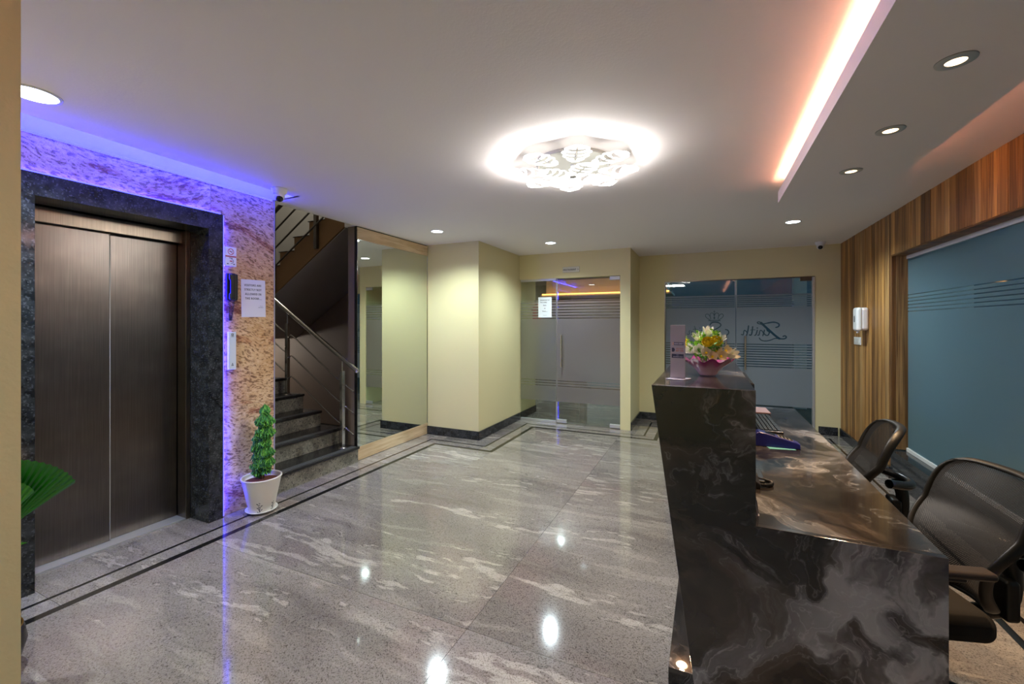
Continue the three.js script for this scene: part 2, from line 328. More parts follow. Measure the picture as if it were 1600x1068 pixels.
// outside: paving, boundary wall, porch column and beam
{
  structMesh('ground', [box(-0.86, 14, -0.2, -0.02, D4 + 0.14, 22), box(2.2, 14, -0.2, -0.02, -8, D4 + 0.14)], std({ color: 0x6c7076, roughness: 0.8 }), 'grey paving outside');
  structMesh('wall_garden', [box(3.2, 3.4, -0.1, 1.25, -8, 7.2)], std({ color: 0x8aa06a, roughness: 0.8 }), 'green boundary wall outside the window');
  structMesh('wall_porch', [box(2.0, 2.35, -0.02, 2.9, 5.64, 6.2)], M.white, 'white porch wall end outside the window');
  structMesh('pillar', [box(1.44, 1.64, -0.02, 3.2, 9.3, 9.5)], M.white, 'square white pillar outside the entrance');
  structMesh('beam', [box(-0.8, 4, 2.75, 3.1, 8.9, 9.3)], std({ color: 0x8d8378, roughness: 0.7 }), 'porch beam outside the entrance');
  structMesh('roof_porch', [box(-0.86, 1.25, 2.9, 3.05, D4 + 0.15, 9.2)], std({ color: 0x5a5450, roughness: 0.8 }), 'porch roof outside the entrance');
  structMesh('wall_lane', [box(-4, 12, -0.1, 3.4, 15, 15.2)], std({ color: 0x6f7f8c, roughness: 0.8 }), 'low grey wall across the lane outside');
}

// ---------------------------------------------------------------- lift
{
  const t = thing('lift', 'brushed steel two-panel lift door in a black granite frame', 'lift', [-3.78, 0, 1.55]);
  const P = (name, geos, m, label) => { const p = part(t, name, geos, m, label); p.geometry.translate(3.78, 0, 1.55); return p; };
  const mitre = (pts) => { const s = new THREE.Shape(pts.map(([d, y]) => new THREE.Vector2(d, y))); const g = new THREE.ExtrudeGeometry(s, { depth: 0.017, bevelEnabled: true, bevelSize: 0.001, bevelOffset: -0.001, bevelThickness: 0.001, bevelSegments: 1 }); g.rotateY(Math.PI / 2); g.translate(-3.503, 0, 0); return metric(g); };
  const a0 = 0.98, a1 = 1.088, b0 = 2.022, b1 = 2.13, y0 = 2.265, y1 = 2.395, e = 0.0006;
  P('frame_jamb', mitre([[a0, 0], [a1, 0], [a1, y0 - e], [a0, y1 - e]]), M.darkGranite); P('frame_jamb', mitre([[b0, 0], [b1, 0], [b1, y1 - e], [b0, y0 - e]]), M.darkGranite);
  P('frame_head', mitre([[a0, y1], [a1, y0], [b0, y0], [b1, y1]]), M.darkGranite);
  P('frame_lining', box(-3.72, -3.504, 0, y0, b0, 2.045), M.darkGranite); P('frame_lining', box(-3.72, -3.504, 0, y0, 1.065, a1), M.darkGranite); P('frame_lining', box(-3.72, -3.504, y0, 2.288, 1.065, 2.045), M.darkGranite);
  P('door_jamb', box(-3.83, -3.72, 0.0, 2.262, 1.988, 2.021, 0.002), M.steel); P('door_jamb', box(-3.83, -3.72, 0.0, 2.262, 1.066, 1.092, 0.002), M.steel);
  P('transom', box(-3.80, -3.765, 2.165, 2.262, 1.093, 1.987, 0.004), M.steel);
  P('door_panel', box(-3.835, -3.815, 0.012, 2.2, 1.093, 1.561, 0.003), M.steelDark); P('door_panel', box(-3.852, -3.838, 0.012, 2.2, 1.545, 1.988, 0.003), M.steelDark);
  P('door_edge', box(-3.8145, -3.8125, 0.012, 2.19, 1.556, 1.561), std({ color: 0x9a9792, roughness: 0.55, metalness: 0.2 }));
  P('sill', [box(-3.86, -3.72, 0.0008, 0.009, 1.093, 1.988), box(-3.86, -3.72, 0.009, 0.011, 1.093, 1.988)], M.alu);
  P('shaft_back', [box(-3.95, -3.9, 0, 2.4, 1.0, 2.1), box(-3.9, -3.66, 0, 2.4, 2.046, 2.09), box(-3.9, -3.66, 0, 2.4, 1.02, 1.064), box(-3.9, -3.66, 2.3, 2.4, 1.02, 2.09)], M.black);
}

// ---------------------------------------------------------------- blue light strips round the lift
{
  const blue = lin(0.012, 0.008, 1.0), gm = glow(0.03, 0.03, 1.0, LIGHT.blueCove), gf = glow(0.05, 0.05, 1.0, LIGHT.blueFrame);
  const a = thing('led_strip', 'blue light strip along the top edge of the golden granite wall', 'light strip', [-3.49, 2.618, 1.0]);
  part(a, 'strip', new THREE.BoxGeometry(0.008, 0.010, 3.1), gm);
  areaLight(scene, 'cove_light', lin(0.016, 0.02, 1.0), 120, 2.0, 0.02, V(-3.48, 2.598, 1.55), V(-3.0, 2.86, 1.55));
  const e = thing('led_strip', 'blue light strip hidden behind the ceiling edge over the lift', 'light strip', [-3.268, 2.70, 1.0]);
  part(e, 'strip', new THREE.BoxGeometry(0.008, 0.012, 3.1), gm);
  areaLight(scene, 'recess_light', lin(0.03, 0.05, 1.0), 38, 2.1, 0.025, V(-3.276, 2.70, 1.5), V(-3.60, 2.45, 1.5));
  const b = thing('led_strip', 'blue light strip behind the head of the black lift frame', 'light strip', [-3.498, 2.401, 1.55]);
  part(b, 'strip', new THREE.BoxGeometry(0.010, 0.008, 1.13), gf);
  areaLight(scene, 'head_light', blue, 60, 1.1, 0.012, V(-3.494, 2.407, 1.55), V(-3.505, 2.6, 1.55));
  const c = thing('led_strip', 'upright blue light strip beside the lift frame next to the potted conifer', 'light strip', [-3.498, 1.2, 2.136]);
  part(c, 'strip', new THREE.BoxGeometry(0.010, 2.38, 0.008), gf);
  areaLight(scene, 'jamb_light', blue, 60, 0.012, 2.3, V(-3.494, 1.2, 2.142), V(-3.505, 1.2, 2.6));
}

// ---------------------------------------------------------------- fittings on the golden granite
{
  const face = (w, h, draw) => std({ map: canvasTex(w, h, draw), roughness: 0.35 });
  // a small plate on the wall: body plus printed face towards the room
  const plate = (name, label, cat, d0, d1, y0, y1, thick, bodyM, faceM) => {
    const t = thing(name, label, cat, [XG, (y0 + y1) / 2, (d0 + d1) / 2]);
    const b = new RoundedBoxGeometry(thick, y1 - y0, d1 - d0, 2, Math.min(0.004, thick / 2.1)); b.translate(thick / 2, 0, 0); part(t, 'body', b, bodyM);
    const f = new THREE.PlaneGeometry((d1 - d0) - 0.006, (y1 - y0) - 0.006); f.rotateY(Math.PI / 2); f.translate(thick + 0.0006, 0, 0); part(t, 'printed_face', f, faceM);
    return t;
  };
  plate('warning_sign', 'small white sign with two red-ringed symbols above the wall phone', 'sign', 2.142, 2.234, 1.995, 2.15, 0.022, M.plasticWhite, face(180, 300, (c, w, h) => {
    c.fillStyle = '#e6e6e8'; c.fillRect(0, 0, w, h); c.fillStyle = '#a82434'; c.fillRect(0, 138, w, 20);
    const ring = (y) => { c.lineWidth = 10; c.strokeStyle = '#b02334'; c.beginPath(); c.arc(90, y, 46, 0, 7); c.stroke(); };
    c.fillStyle = '#222'; c.fillRect(62, 66, 46, 10); c.fillRect(112, 66, 6, 10); c.lineWidth = 4; c.strokeStyle = '#333'; c.beginPath(); c.moveTo(108, 62); c.quadraticCurveTo(122, 50, 108, 42); c.stroke(); ring(70);
    c.lineWidth = 8; c.strokeStyle = '#b02334'; c.beginPath(); c.moveTo(58, 38); c.lineTo(122, 102); c.stroke();
    c.fillStyle = '#333'; c.fillRect(60, 168, 60, 10); c.beginPath(); c.arc(98, 222, 34, -1.9, 1.9); c.lineWidth = 8; c.strokeStyle = '#444'; c.stroke(); c.fillStyle = '#a82434'; c.fillRect(72, 214, 44, 18); c.fillStyle = '#333'; c.fillRect(24, 262, 30, 14); c.fillRect(128, 262, 30, 14);
  }));
  plate('call_panel', 'slim white lift call panel with a triangle button', 'call panel', 2.17, 2.232, 1.163, 1.468, 0.022, M.plasticWhite, face(100, 480, (c, w, h) => {
    c.fillStyle = '#c9d3df'; c.fillRect(0, 0, w, h); c.fillStyle = '#20262e'; c.fillRect(34, 16, 32, 30); c.fillStyle = '#c9d3df'; c.fillRect(42, 24, 16, 12); c.fillStyle = '#20262e'; c.fillRect(32, 54, 38, 6);
    c.lineWidth = 6; c.strokeStyle = '#20262e'; c.beginPath(); c.moveTo(50, 400); c.lineTo(38, 430); c.lineTo(62, 430); c.closePath(); c.stroke();
  }));
  // wall phone: cradle, handset with two swollen ends, coiled cord
  const ph = thing('wall_phone', 'black intercom handset with a coiled cord on the granite wall', 'phone', [XG, 1.83, 2.2]);
  const cr = new RoundedBoxGeometry(0.03, 0.215, 0.092, 4, 0.014); cr.translate(0.015, 0, 0); part(ph, 'cradle', cr, M.plasticBlack);
  const hs = [];
  const grip = new RoundedBoxGeometry(0.026, 0.20, 0.042, 4, 0.012); grip.translate(0.05, 0, 0.012); hs.push(grip);
  for (const y of [0.078, -0.078]) { const e = new RoundedBoxGeometry(0.034, 0.06, 0.05, 4, 0.015); e.translate(0.042, y, 0.012); hs.push(e); }
  part(ph, 'handset', hs, M.plasticBlack);
  const coil = []; for (let i = 0; i <= 420; i++) { const s = i / 420, y = -0.1 - 0.17 * Math.sin(Math.PI * s), z = -0.018 + 0.04 * s + 0.012 * Math.sin(Math.PI * s), a = s * 2 * Math.PI * 34; coil.push(new THREE.Vector3(0.018 + 0.008 * Math.cos(a), y, z + 0.008 * Math.sin(a))); }
  part(ph, 'coiled_cord', tube(coil, 0.0022, 900, 5), M.plasticBlack);
  // paper notice, slightly askew
  const nt = thing('paper_notice', 'white paper notice about visitors taped to the granite wall', 'notice', [XG + 0.001, 1.748, 2.392]);
  const sheet = new THREE.BoxGeometry(0.0012, 0.315, 0.212); part(nt, 'sheet', sheet, M.paper);
  const pf = new THREE.PlaneGeometry(0.21, 0.313); pf.rotateY(Math.PI / 2); pf.translate(0.0012, 0, 0);
  part(nt, 'print', pf, face(480, 712, (c, w, h) => {
    c.fillStyle = '#dcdce4'; c.fillRect(0, 0, w, h); c.fillStyle = '#26262c'; c.font = 'bold 54px sans-serif';
    ['VISITORS ARE', 'STRICTLY NOT', 'ALLOWED IN', 'THE ROOM....'].forEach((s, i) => c.fillText(s, 56 + (i > 1 ? 14 : 0), 125 + i * 84, 345));
    c.font = '14px sans-serif'; c.fillText('Thank you', 360, 505); c.font = 'bold 15px sans-serif'; c.fillText('MANAGEMENT', 330, 532, 120);
  }));
  nt.rotation.x = 0.02;
}

// ---------------------------------------------------------------- security cameras
function securityCamera(label, pos, aim) {
  const t = thing('security_camera', label, 'camera', pos);
  part(t, 'mount', lathe([[0.001, 0], [0.06, 0], [0.062, -0.006], [0.052, -0.035], [0.044, -0.045], [0.001, -0.045]], 36), M.plasticWhite);
  const ball = part(t, 'ball', new THREE.SphereGeometry(0.042, 28, 20), M.plasticWhite); ball.position.y = -0.058;
  const eye = part(ball, 'lens', lathe([[0.001, 0.046], [0.02, 0.0455], [0.026, 0.040], [0.027, 0.03]].reverse(), 28), M.lens);
  eye.quaternion.setFromUnitVectors(new THREE.Vector3(0, 1, 0), V(...aim).normalize());
  return t;
}
securityCamera('white dome camera on the ceiling above the golden granite corner', [-3.17, HC, 2.38], [0.5, -0.75, -0.3]);
securityCamera('white dome camera high in the corner by the wood cladding', [1.373, HC, 6.93], [-0.15, -0.5, -0.85]);

// ---------------------------------------------------------------- stairs
{
  const rise = 0.175, go = 0.2885, x0 = -3.535, d0 = 2.6, d1 = 3.618;
  const lower = thing('staircase', 'lower flight of granite steps with black ribbed treads', 'staircase', [0, 0, 0]);
  for (let i = 0; i < 9; i++) {
    const xf = x0 - i * go, y = i * rise;
    part(lower, 'riser', box(xf - go, xf, y, y + rise - 0.028, d0, d1, 0, i * 0.37, i * 0.11), M.riser);
    const tr = part(lower, 'tread', box(xf - go - 0.002, xf + 0.022, y + rise - 0.028, y + rise, d0, d1 + 0.004, 0.005), M.tread);
    const ribs = []; for (let r = 0; r < 4; r++) ribs.push(box(xf - 0.06 + r * 0.018, xf - 0.051 + r * 0.018, y + rise, y + rise + 0.0025, d0 + 0.05, d1 - 0.03, 0.001));
    part(tr, 'grip_ribs', ribs, std({ color: 0x4a4a4a, roughness: 0.45 }));
  }
  part(lower, 'landing', box(-7.04, x0 - 9 * go, 1.5, 1.6, d0, 4.79), M.soffit);
  const body = prismXY([[x0 - go, 0], [x0 - go, 0.02], [x0 - 9 * go, 8 * rise], [x0 - 9 * go, 0]], d0, d1); part(lower, 'core', body, M.darkBrown);

  const up = thing('staircase', 'upper flight of stairs with a brown sawtooth side and dark underside', 'staircase', [0, 0, 0]);
  // sawtooth: nosings climb towards the room
  const pts = []; const xs = -6.03, ys = 1.6, n = 9, ug = 0.2625, ur = 0.1695;
  pts.push([xs, ys - 0.28]); for (let i = 0; i < n; i++) { pts.push([xs + i * ug, ys + i * ur]); pts.push([xs + i * ug, ys + (i + 1) * ur]); }
  const xe = -3.704; for (const q of pts) q[0] = Math.min(q[0], xe); pts.push([xe, ys + n * ur]); pts.push([xe, ys + n * ur - 0.34]);
  part(up, 'stringer', prismXY(pts, 3.75, 4.855), M.brown);
  const sl = ((ys + n * ur - 0.34) - (ys - 0.28)) / (n * ug);
  part(up, 'underside', prismXY([[xs, ys - 0.29], [xs, ys - 0.281], [xe, ys - 0.281 + sl * (xe - xs)], [xe, ys - 0.29 + sl * (xe - xs)]], 3.752, 4.85), M.soffit);
  for (let i = 0; i < n; i++) part(up, 'tread', box(xs + i * ug - 0.02, Math.min(xe, xs + (i + 1) * ug), ys + (i + 1) * ur, ys + (i + 1) * ur + 0.008, 3.742, 4.855, 0.002), M.tread);

  const rail = thing('stair_railing', 'polished steel railing with three slanting bars on the lower stairs', 'railing', [0, 0, 0]);
  const dz = 3.5, px = [-3.648, -4.521, -5.39];
  const post = (x, y) => {
    const p = part(rail, 'post', box(x - 0.02, x + 0.02, y, y + 0.84, dz - 0.02, dz + 0.02, 0.003), M.chrome);
    part(p, 'pin', bar(V(x, y + 0.84, dz), V(x, y + 0.955, dz), 0.006), M.chrome); part(p, 'foot', lathe([[0.001, 0.012], [0.035, 0.012], [0.045, 0.002], [0.045, 0]], 24).translate(x, y, -dz), M.chrome);
  };
  px.forEach((x, i) => post(x, 0.175 + i * 0.525));
  const hdir = (1.809 - 1.015) / (-4.733 + 3.434), hy = (x) => 1.015 + hdir * (x + 3.434) + 0.01;
  const hr = part(rail, 'handrail', bar(V(-3.434, hy(-3.434), dz), V(-6.2, hy(-6.2), dz), 0.024, 24), M.chrome);
  part(hr, 'end_cap', new THREE.SphereGeometry(0.0245, 20, 12).scale(0.5, 1, 1).rotateZ(-0.55).translate(-3.434, hy(-3.434), -dz), M.chrome);
  for (const [ya, yb] of [[0.911, 1.402], [0.678, 1.16], [0.444, 0.916]]) {
    const slope = (yb - ya) / (-4.452 + 3.687);
    for (let k = 0; k < 2; k++) { const o = k * 0.873, u = k * 0.525; part(rail, 'bar', tube([V(-3.668 - o, ya + u - slope * -0.0, dz), V(-3.70 - o, ya + u + 0.008, dz), V(-4.44 - o, yb + u - 0.006, dz), V(-4.46 - o, yb + u, dz), V(-4.50 - o, yb + u - 0.03, dz)], 0.0075, 60, 8), M.chrome); }
    part(rail, 'bar', tube([V(-3.63, ya - 0.075, dz), V(-3.60, ya - 0.046, dz), V(-3.585, ya - 0.055, dz), V(-3.485, ya - 0.11, dz)], 0.0075, 24, 8), M.chrome);
  }
  const r2 = thing('stair_railing', 'dark steel railing of the upper flight against the grey wall', 'railing', [0, 0, 0]);
  const d2 = 3.73;
  for (const [x, y0, y1] of [[-4.31, 2.44, 3.4], [-5.08, 1.95, 2.95]]) part(r2, 'post', box(x - 0.024, x + 0.024, y0, y1, d2 - 0.024, d2 + 0.016, 0.003), M.steelDark);
  const s2 = 0.63;
  for (const [y, r] of [[2.222, 0.011], [2.45, 0.011], [2.675, 0.011], [2.92, 0.026]]) part(r2, r > 0.02 ? 'handrail' : 'bar', bar(V(-5.7, y - 0.6 * s2, d2 - 0.02), V(-3.75, y + 1.35 * s2, d2 - 0.02), r, 16), M.steelDark);
}

// ---------------------------------------------------------------- framed mirror
{
  const t = thing('mirror', 'tall frameless mirror between two pale wood boards', 'mirror', [XM, 0, (D1 + D2) / 2]);
  const P = (name, g, m) => { const p = part(t, name, g, m); p.geometry.translate(-XM, 0, (D1 + D2) / 2); };
  P('backing_board', box(-3.598, -3.572, 0.0, 2.629, D1 - 0.003, D2 - 0.004, 0.001), M.black);
  P('top_board', box(-3.572, XM, 2.482, 2.618, D1 + 0.006, D2 - 0.006, 0.002), M.paleWood);
  P('bottom_board', box(-3.572, XM, 0.004, 0.153, D1 + 0.006, D2 - 0.006, 0.002, 0.5, 0.1), M.paleWood);
  P('mirror_glass', box(-3.571, XM - 0.003, 0.153, 2.479, D1 + 0.006, D2 - 0.006, 0.001), M.mirror);
  P('metal_edge', [box(-3.571, XM + 0.001, 2.478, 2.482, D1 + 0.006, D2 - 0.006), box(-3.571, XM + 0.002, 0.004, 2.618, D2 - 0.006, D2 - 0.001)], M.chrome);
}

// ---------------------------------------------------------------- glass doors and window with printed frosted film
// film: a thin etched sheet; white in the mask keeps the film, black leaves clear glass
function film(parent, x0, x1, y0, y1, d, color, rough, through, draw, px = 900) {
  const w = x1 - x0, h = y1 - y0, mask = canvasTex(px, Math.round(px * h / w), (c, cw, ch) => {
    c.fillStyle = '#fff'; c.fillRect(0, 0, cw, ch); c.fillStyle = c.strokeStyle = '#000';
    draw(c, (x) => (x - x0) / w * cw, (y) => (y1 - y) / h * ch, cw / w);
  }, false);
  const g = clean(new THREE.BoxGeometry(w, h, 0.003)); const p = g.attributes.position, uv = g.attributes.uv;
  for (let i = 0; i < p.count; i++) uv.setXY(i, p.getX(i) / w + 0.5, p.getY(i) / h + 0.5);
  g.translate((x0 + x1) / 2, (y0 + y1) / 2, -d);
  return part(parent, 'frosted_film', g, phys({ color, transmission: through, thickness: 0.003, roughness: rough, ior: 1.35, alphaMap: mask, alphaTest: 0.5 }));
}
const stripes = (c, Y, cw, list, t) => { for (const y of list) c.fillRect(0, Y(y + t / 2), cw, Y(y - t / 2) - Y(y + t / 2)); };
const range = (a, b, n) => Array.from({ length: n }, (_, i) => a + (b - a) * i / (n - 1));
const strokeIn = (c, P, w, pts) => { c.lineWidth = w * 1.45; c.lineCap = c.lineJoin = 'round'; c.beginPath(); const q = pts.map(P); c.moveTo(...q[0]); for (let i = 1; i < q.length - 1; i++) c.quadraticCurveTo(...q[i], (q[i][0] + q[i + 1][0]) / 2, (q[i][1] + q[i + 1][1]) / 2); c.lineTo(...q[q.length - 1]); c.stroke(); };
{
  const t = struct('door_1', 'restaurant entrance of frosted glass, a fixed pane and a swinging leaf');
  const xa = -2.731, xb = -2.135, xc = -2.128, xd = -1.158, dd = D3 + 0.02;
  part(t, 'top_channel', box(xa, xb, 2.205, 2.24, dd - 0.02, dd + 0.02, 0.002), M.alu); part(t, 'bottom_channel', box(xa, xb, 0.0, 0.035, dd - 0.02, dd + 0.02, 0.002), M.alu);
  const draw = (c, X, Y) => { stripes(c, Y, 4000, range(1.885, 1.622, 7), 0.014); stripes(c, Y, 4000, range(0.655, 0.575, 3), 0.012); };
  const fixed = part(t, 'fixed_pane', box(xa, xb, 0.035, 2.205, dd - 0.005, dd + 0.005), M.glass);
  film(fixed, xa, xb, 0.335, 1.9, dd - 0.009, lin(0.66, 0.65, 0.58), 0.36, 0.88, draw, 640);
  part(fixed, 'pane_edge', box(xb - 0.004, xb, 0.035, 2.205, dd - 0.006, dd + 0.006), M.alu);
  const leaf = part(t, 'door_leaf', box(xc, xd, 0.012, 2.232, dd - 0.005, dd + 0.005), M.glass);
  film(leaf, xc, xd, 0.335, 1.9, dd - 0.009, lin(0.60, 0.55, 0.52), 0.36, 0.84, draw);
  part(leaf, 'patch_fitting', [box(xc, xc + 0.16, 0.012, 0.065, dd - 0.016, dd + 0.016, 0.003)], M.alu); part(leaf, 'patch_fitting', [box(xd - 0.15, xd, 0.012, 0.065, dd - 0.016, dd + 0.016, 0.003)], M.alu); part(leaf, 'patch_fitting', [box(xd - 0.15, xd, 2.18, 2.232, dd - 0.016, dd + 0.016, 0.003)], M.alu);
  part(leaf, 'edge_seal', box(xc, xc + 0.012, 0.066, 2.232, dd - 0.007, dd + 0.007), M.alu);
  const hx = -2.035;
  part(leaf, 'pull_handle', [bar(V(hx, 0.873, dd - 0.06), V(hx, 1.365, dd - 0.06), 0.013), bar(V(hx, 0.873, dd + 0.06), V(hx, 1.365, dd + 0.06), 0.013), bar(V(hx, 0.97, dd - 0.06), V(hx, 0.97, dd + 0.06), 0.007), bar(V(hx, 1.27, dd - 0.06), V(hx, 1.27, dd + 0.06), 0.007)], M.chrome);
}
{
  const t = struct('door_2', 'wide glass entrance with frosted film, lettering and long pull handles');
  const xa = -0.604, xm = 0.384, xd = 1.33, dd = D4 + 0.03;
  part(t, 'head_trim', box(-0.606, 1.362, 2.19, 2.203, D4 + 0.002, D4 + 0.06), M.steelDark);
  part(t, 'door_frame', box(xd, 1.362, 0, 2.19, D4 - 0.012, D4 + 0.07, 0.003), M.alu);
  part(t, 'door_frame', box(-0.622, -0.606, 0, 2.2, D4 - 0.004, D4 + 0.07, 0.002), M.steelDark);
  const F = lin(0.42, 0.47, 0.50);
  const common = (c, Y) => { stripes(c, Y, 4000, range(1.935, 1.79, 6), 0.013); stripes(c, Y, 4000, range(1.235, 0.91, 10), 0.014); };
  // strokes are given on the door in metres
  const A = ([x, y]) => [1.031 + (x - 1230) * 0.001306, 1.365 + (640 - y) * 0.00152], B = ([x, y]) => [-0.03 + (x - 445) * 0.00143, 1.626 + (470 - y) * 0.00152];
  const left = part(t, 'door_leaf', box(xa, xm - 0.004, 0.012, 2.19, dd - 0.005, dd + 0.005), M.glass);
  film(left, xa, xm - 0.004, 0.352, 1.965, dd - 0.009, F, 0.42, 0.62, (c, X, Y, k) => {
    common(c, Y); const S = (w, pts) => strokeIn(c, (p) => { const q = B(p); return [X(q[0]), Y(q[1])]; }, w * k, pts);
    S(0.008, [[475, 498], [531, 492], [587, 498]]); S(0.006, [[492, 510], [531, 505], [570, 510]]);
    for (const m of [1, -1]) { const f = (x) => 531 + m * (x - 531); S(0.007, [[f(490), 492], [f(452), 470], [f(442), 440], [f(462), 426], [f(488), 448], [f(496), 480]]); S(0.007, [[f(496), 480], [f(484), 440], [f(500), 418], [f(522), 424], [f(530), 450]]); }
    S(0.006, [[531, 398], [531, 440], [531, 482]]); S(0.005, [[522, 408], [531, 408], [540, 408]]); S(0.016, [[531, 466], [531, 470], [531, 474]]);
    S(0.012, [[490, 542], [496, 520], [540, 511], [590, 524], [596, 550], [558, 576], [528, 592], [512, 612], [540, 640]]); S(0.011, [[540, 640], [590, 660], [645, 648], [672, 618], [660, 590], [638, 586]]);
    S(0.009, [[448, 592], [438, 630], [424, 644], [410, 636], [404, 596]]); S(0.009, [[404, 596], [400, 632], [390, 644]]); S(0.009, [[384, 598], [376, 636], [364, 642]]); S(0.009, [[392, 572], [389, 572]]);
    S(0.011, [[336, 552], [352, 600], [356, 636], [342, 642]]); S(0.006, [[322, 586], [350, 582], [372, 588]]); S(0.008, [[330, 622], [312, 602], [304, 612], [318, 640], [300, 642]]); S(0.009, [[292, 600], [278, 606], [290, 626], [280, 642], [264, 634]]);
  }, 1024);
  const right = part(t, 'door_leaf', box(xm + 0.004, xd, 0.012, 2.19, dd - 0.005, dd + 0.005), M.glass);
  film(right, xm + 0.004, xd, 0.352, 1.965, dd - 0.009, F, 0.42, 0.62, (c, X, Y, k) => {
    common(c, Y); const S = (w, pts) => strokeIn(c, (p) => { const q = A(p); return [X(q[0]), Y(q[1])]; }, w * k, pts);
    S(0.013, [[1128, 562], [1156, 556], [1160, 526], [1110, 509], [1050, 520]]); S(0.010, [[1050, 520], [1000, 532], [958, 528], [944, 514], [966, 507], [988, 520]]);
    S(0.021, [[985, 518], [1030, 560], [1080, 604], [1130, 648], [1160, 668]]); S(0.012, [[1155, 668], [1205, 674], [1230, 654], [1214, 638], [1196, 646]]); S(0.009, [[1155, 668], [1120, 662], [1080, 684], [1030, 694], [985, 688], [968, 664]]);
    S(0.010, [[1082, 612], [1050, 602], [1036, 578], [1056, 570], [1070, 592], [1056, 640], [1028, 638], [1014, 618]]); S(0.010, [[1018, 588], [1012, 612], [1002, 642]]); S(0.009, [[1008, 614], [988, 586], [972, 594], [966, 640], [952, 636]]);
    S(0.010, [[948, 588], [938, 632], [922, 640]]); S(0.012, [[950, 568], [947, 568]]); S(0.012, [[902, 556], [898, 610], [886, 642], [870, 634]]); S(0.006, [[928, 586], [900, 584], [880, 588]]);
    S(0.012, [[862, 548], [856, 600], [840, 642]]); S(0.010, [[846, 612], [826, 586], [814, 598], [812, 638], [790, 632]]);
  }, 1024);
  for (const [leaf, x] of [[left, 0.25], [right, 0.505]]) part(leaf, 'pull_handle', [bar(V(x, 0.86, dd - 0.06), V(x, 1.36, dd - 0.06), 0.014), bar(V(x, 0.86, dd + 0.06), V(x, 1.36, dd + 0.06), 0.014), bar(V(x, 0.95, dd - 0.06), V(x, 0.95, dd + 0.06), 0.008), bar(V(x, 1.27, dd - 0.06), V(x, 1.27, dd + 0.06), 0.008)], M.chrome);
  part(left, 'edge_seal', box(xm - 0.012, xm - 0.004, 0.066, 2.19, dd - 0.007, dd + 0.007), M.alu); part(right, 'edge_seal', box(xm + 0.004, xm + 0.012, 0.066, 2.19, dd - 0.007, dd + 0.007), M.alu);
  part(right, 'patch_fitting', box(xd - 0.14, xd, 2.14, 2.19, dd - 0.016, dd + 0.016, 0.003), M.steelDark);
}
{
  const t = struct('window_1', 'wide frosted window set into the wood cladding');
  const G = (x) => x;
  part(t, 'window_frame', box(XV - 0.02, XV + 0.02, 2.165, 2.2, DB, 5.408, 0.003), M.plasticWhite); part(t, 'window_frame', box(XV - 0.02, XV + 0.025, 0.29, 0.325, DB, 5.408, 0.003), M.plasticWhite);
  const pane = part(t, 'pane', box(XV - 0.005, XV + 0.005, 0.325, 2.165, DB, 5.405), M.glass);
  // the film is drawn along D, then turned onto the window plane
  const f = film(pane, DB, 5.395, 0.33, 2.16, 0, lin(0.33, 0.51, 0.58), 0.45, 0.80, (c, X, Y) => { stripes(c, Y, 8000, range(1.815, 1.655, 6), 0.009); }, 1600);
  f.geometry.rotateY(Math.PI / 2); f.geometry.translate(XV - 0.009, 0, 0);
}

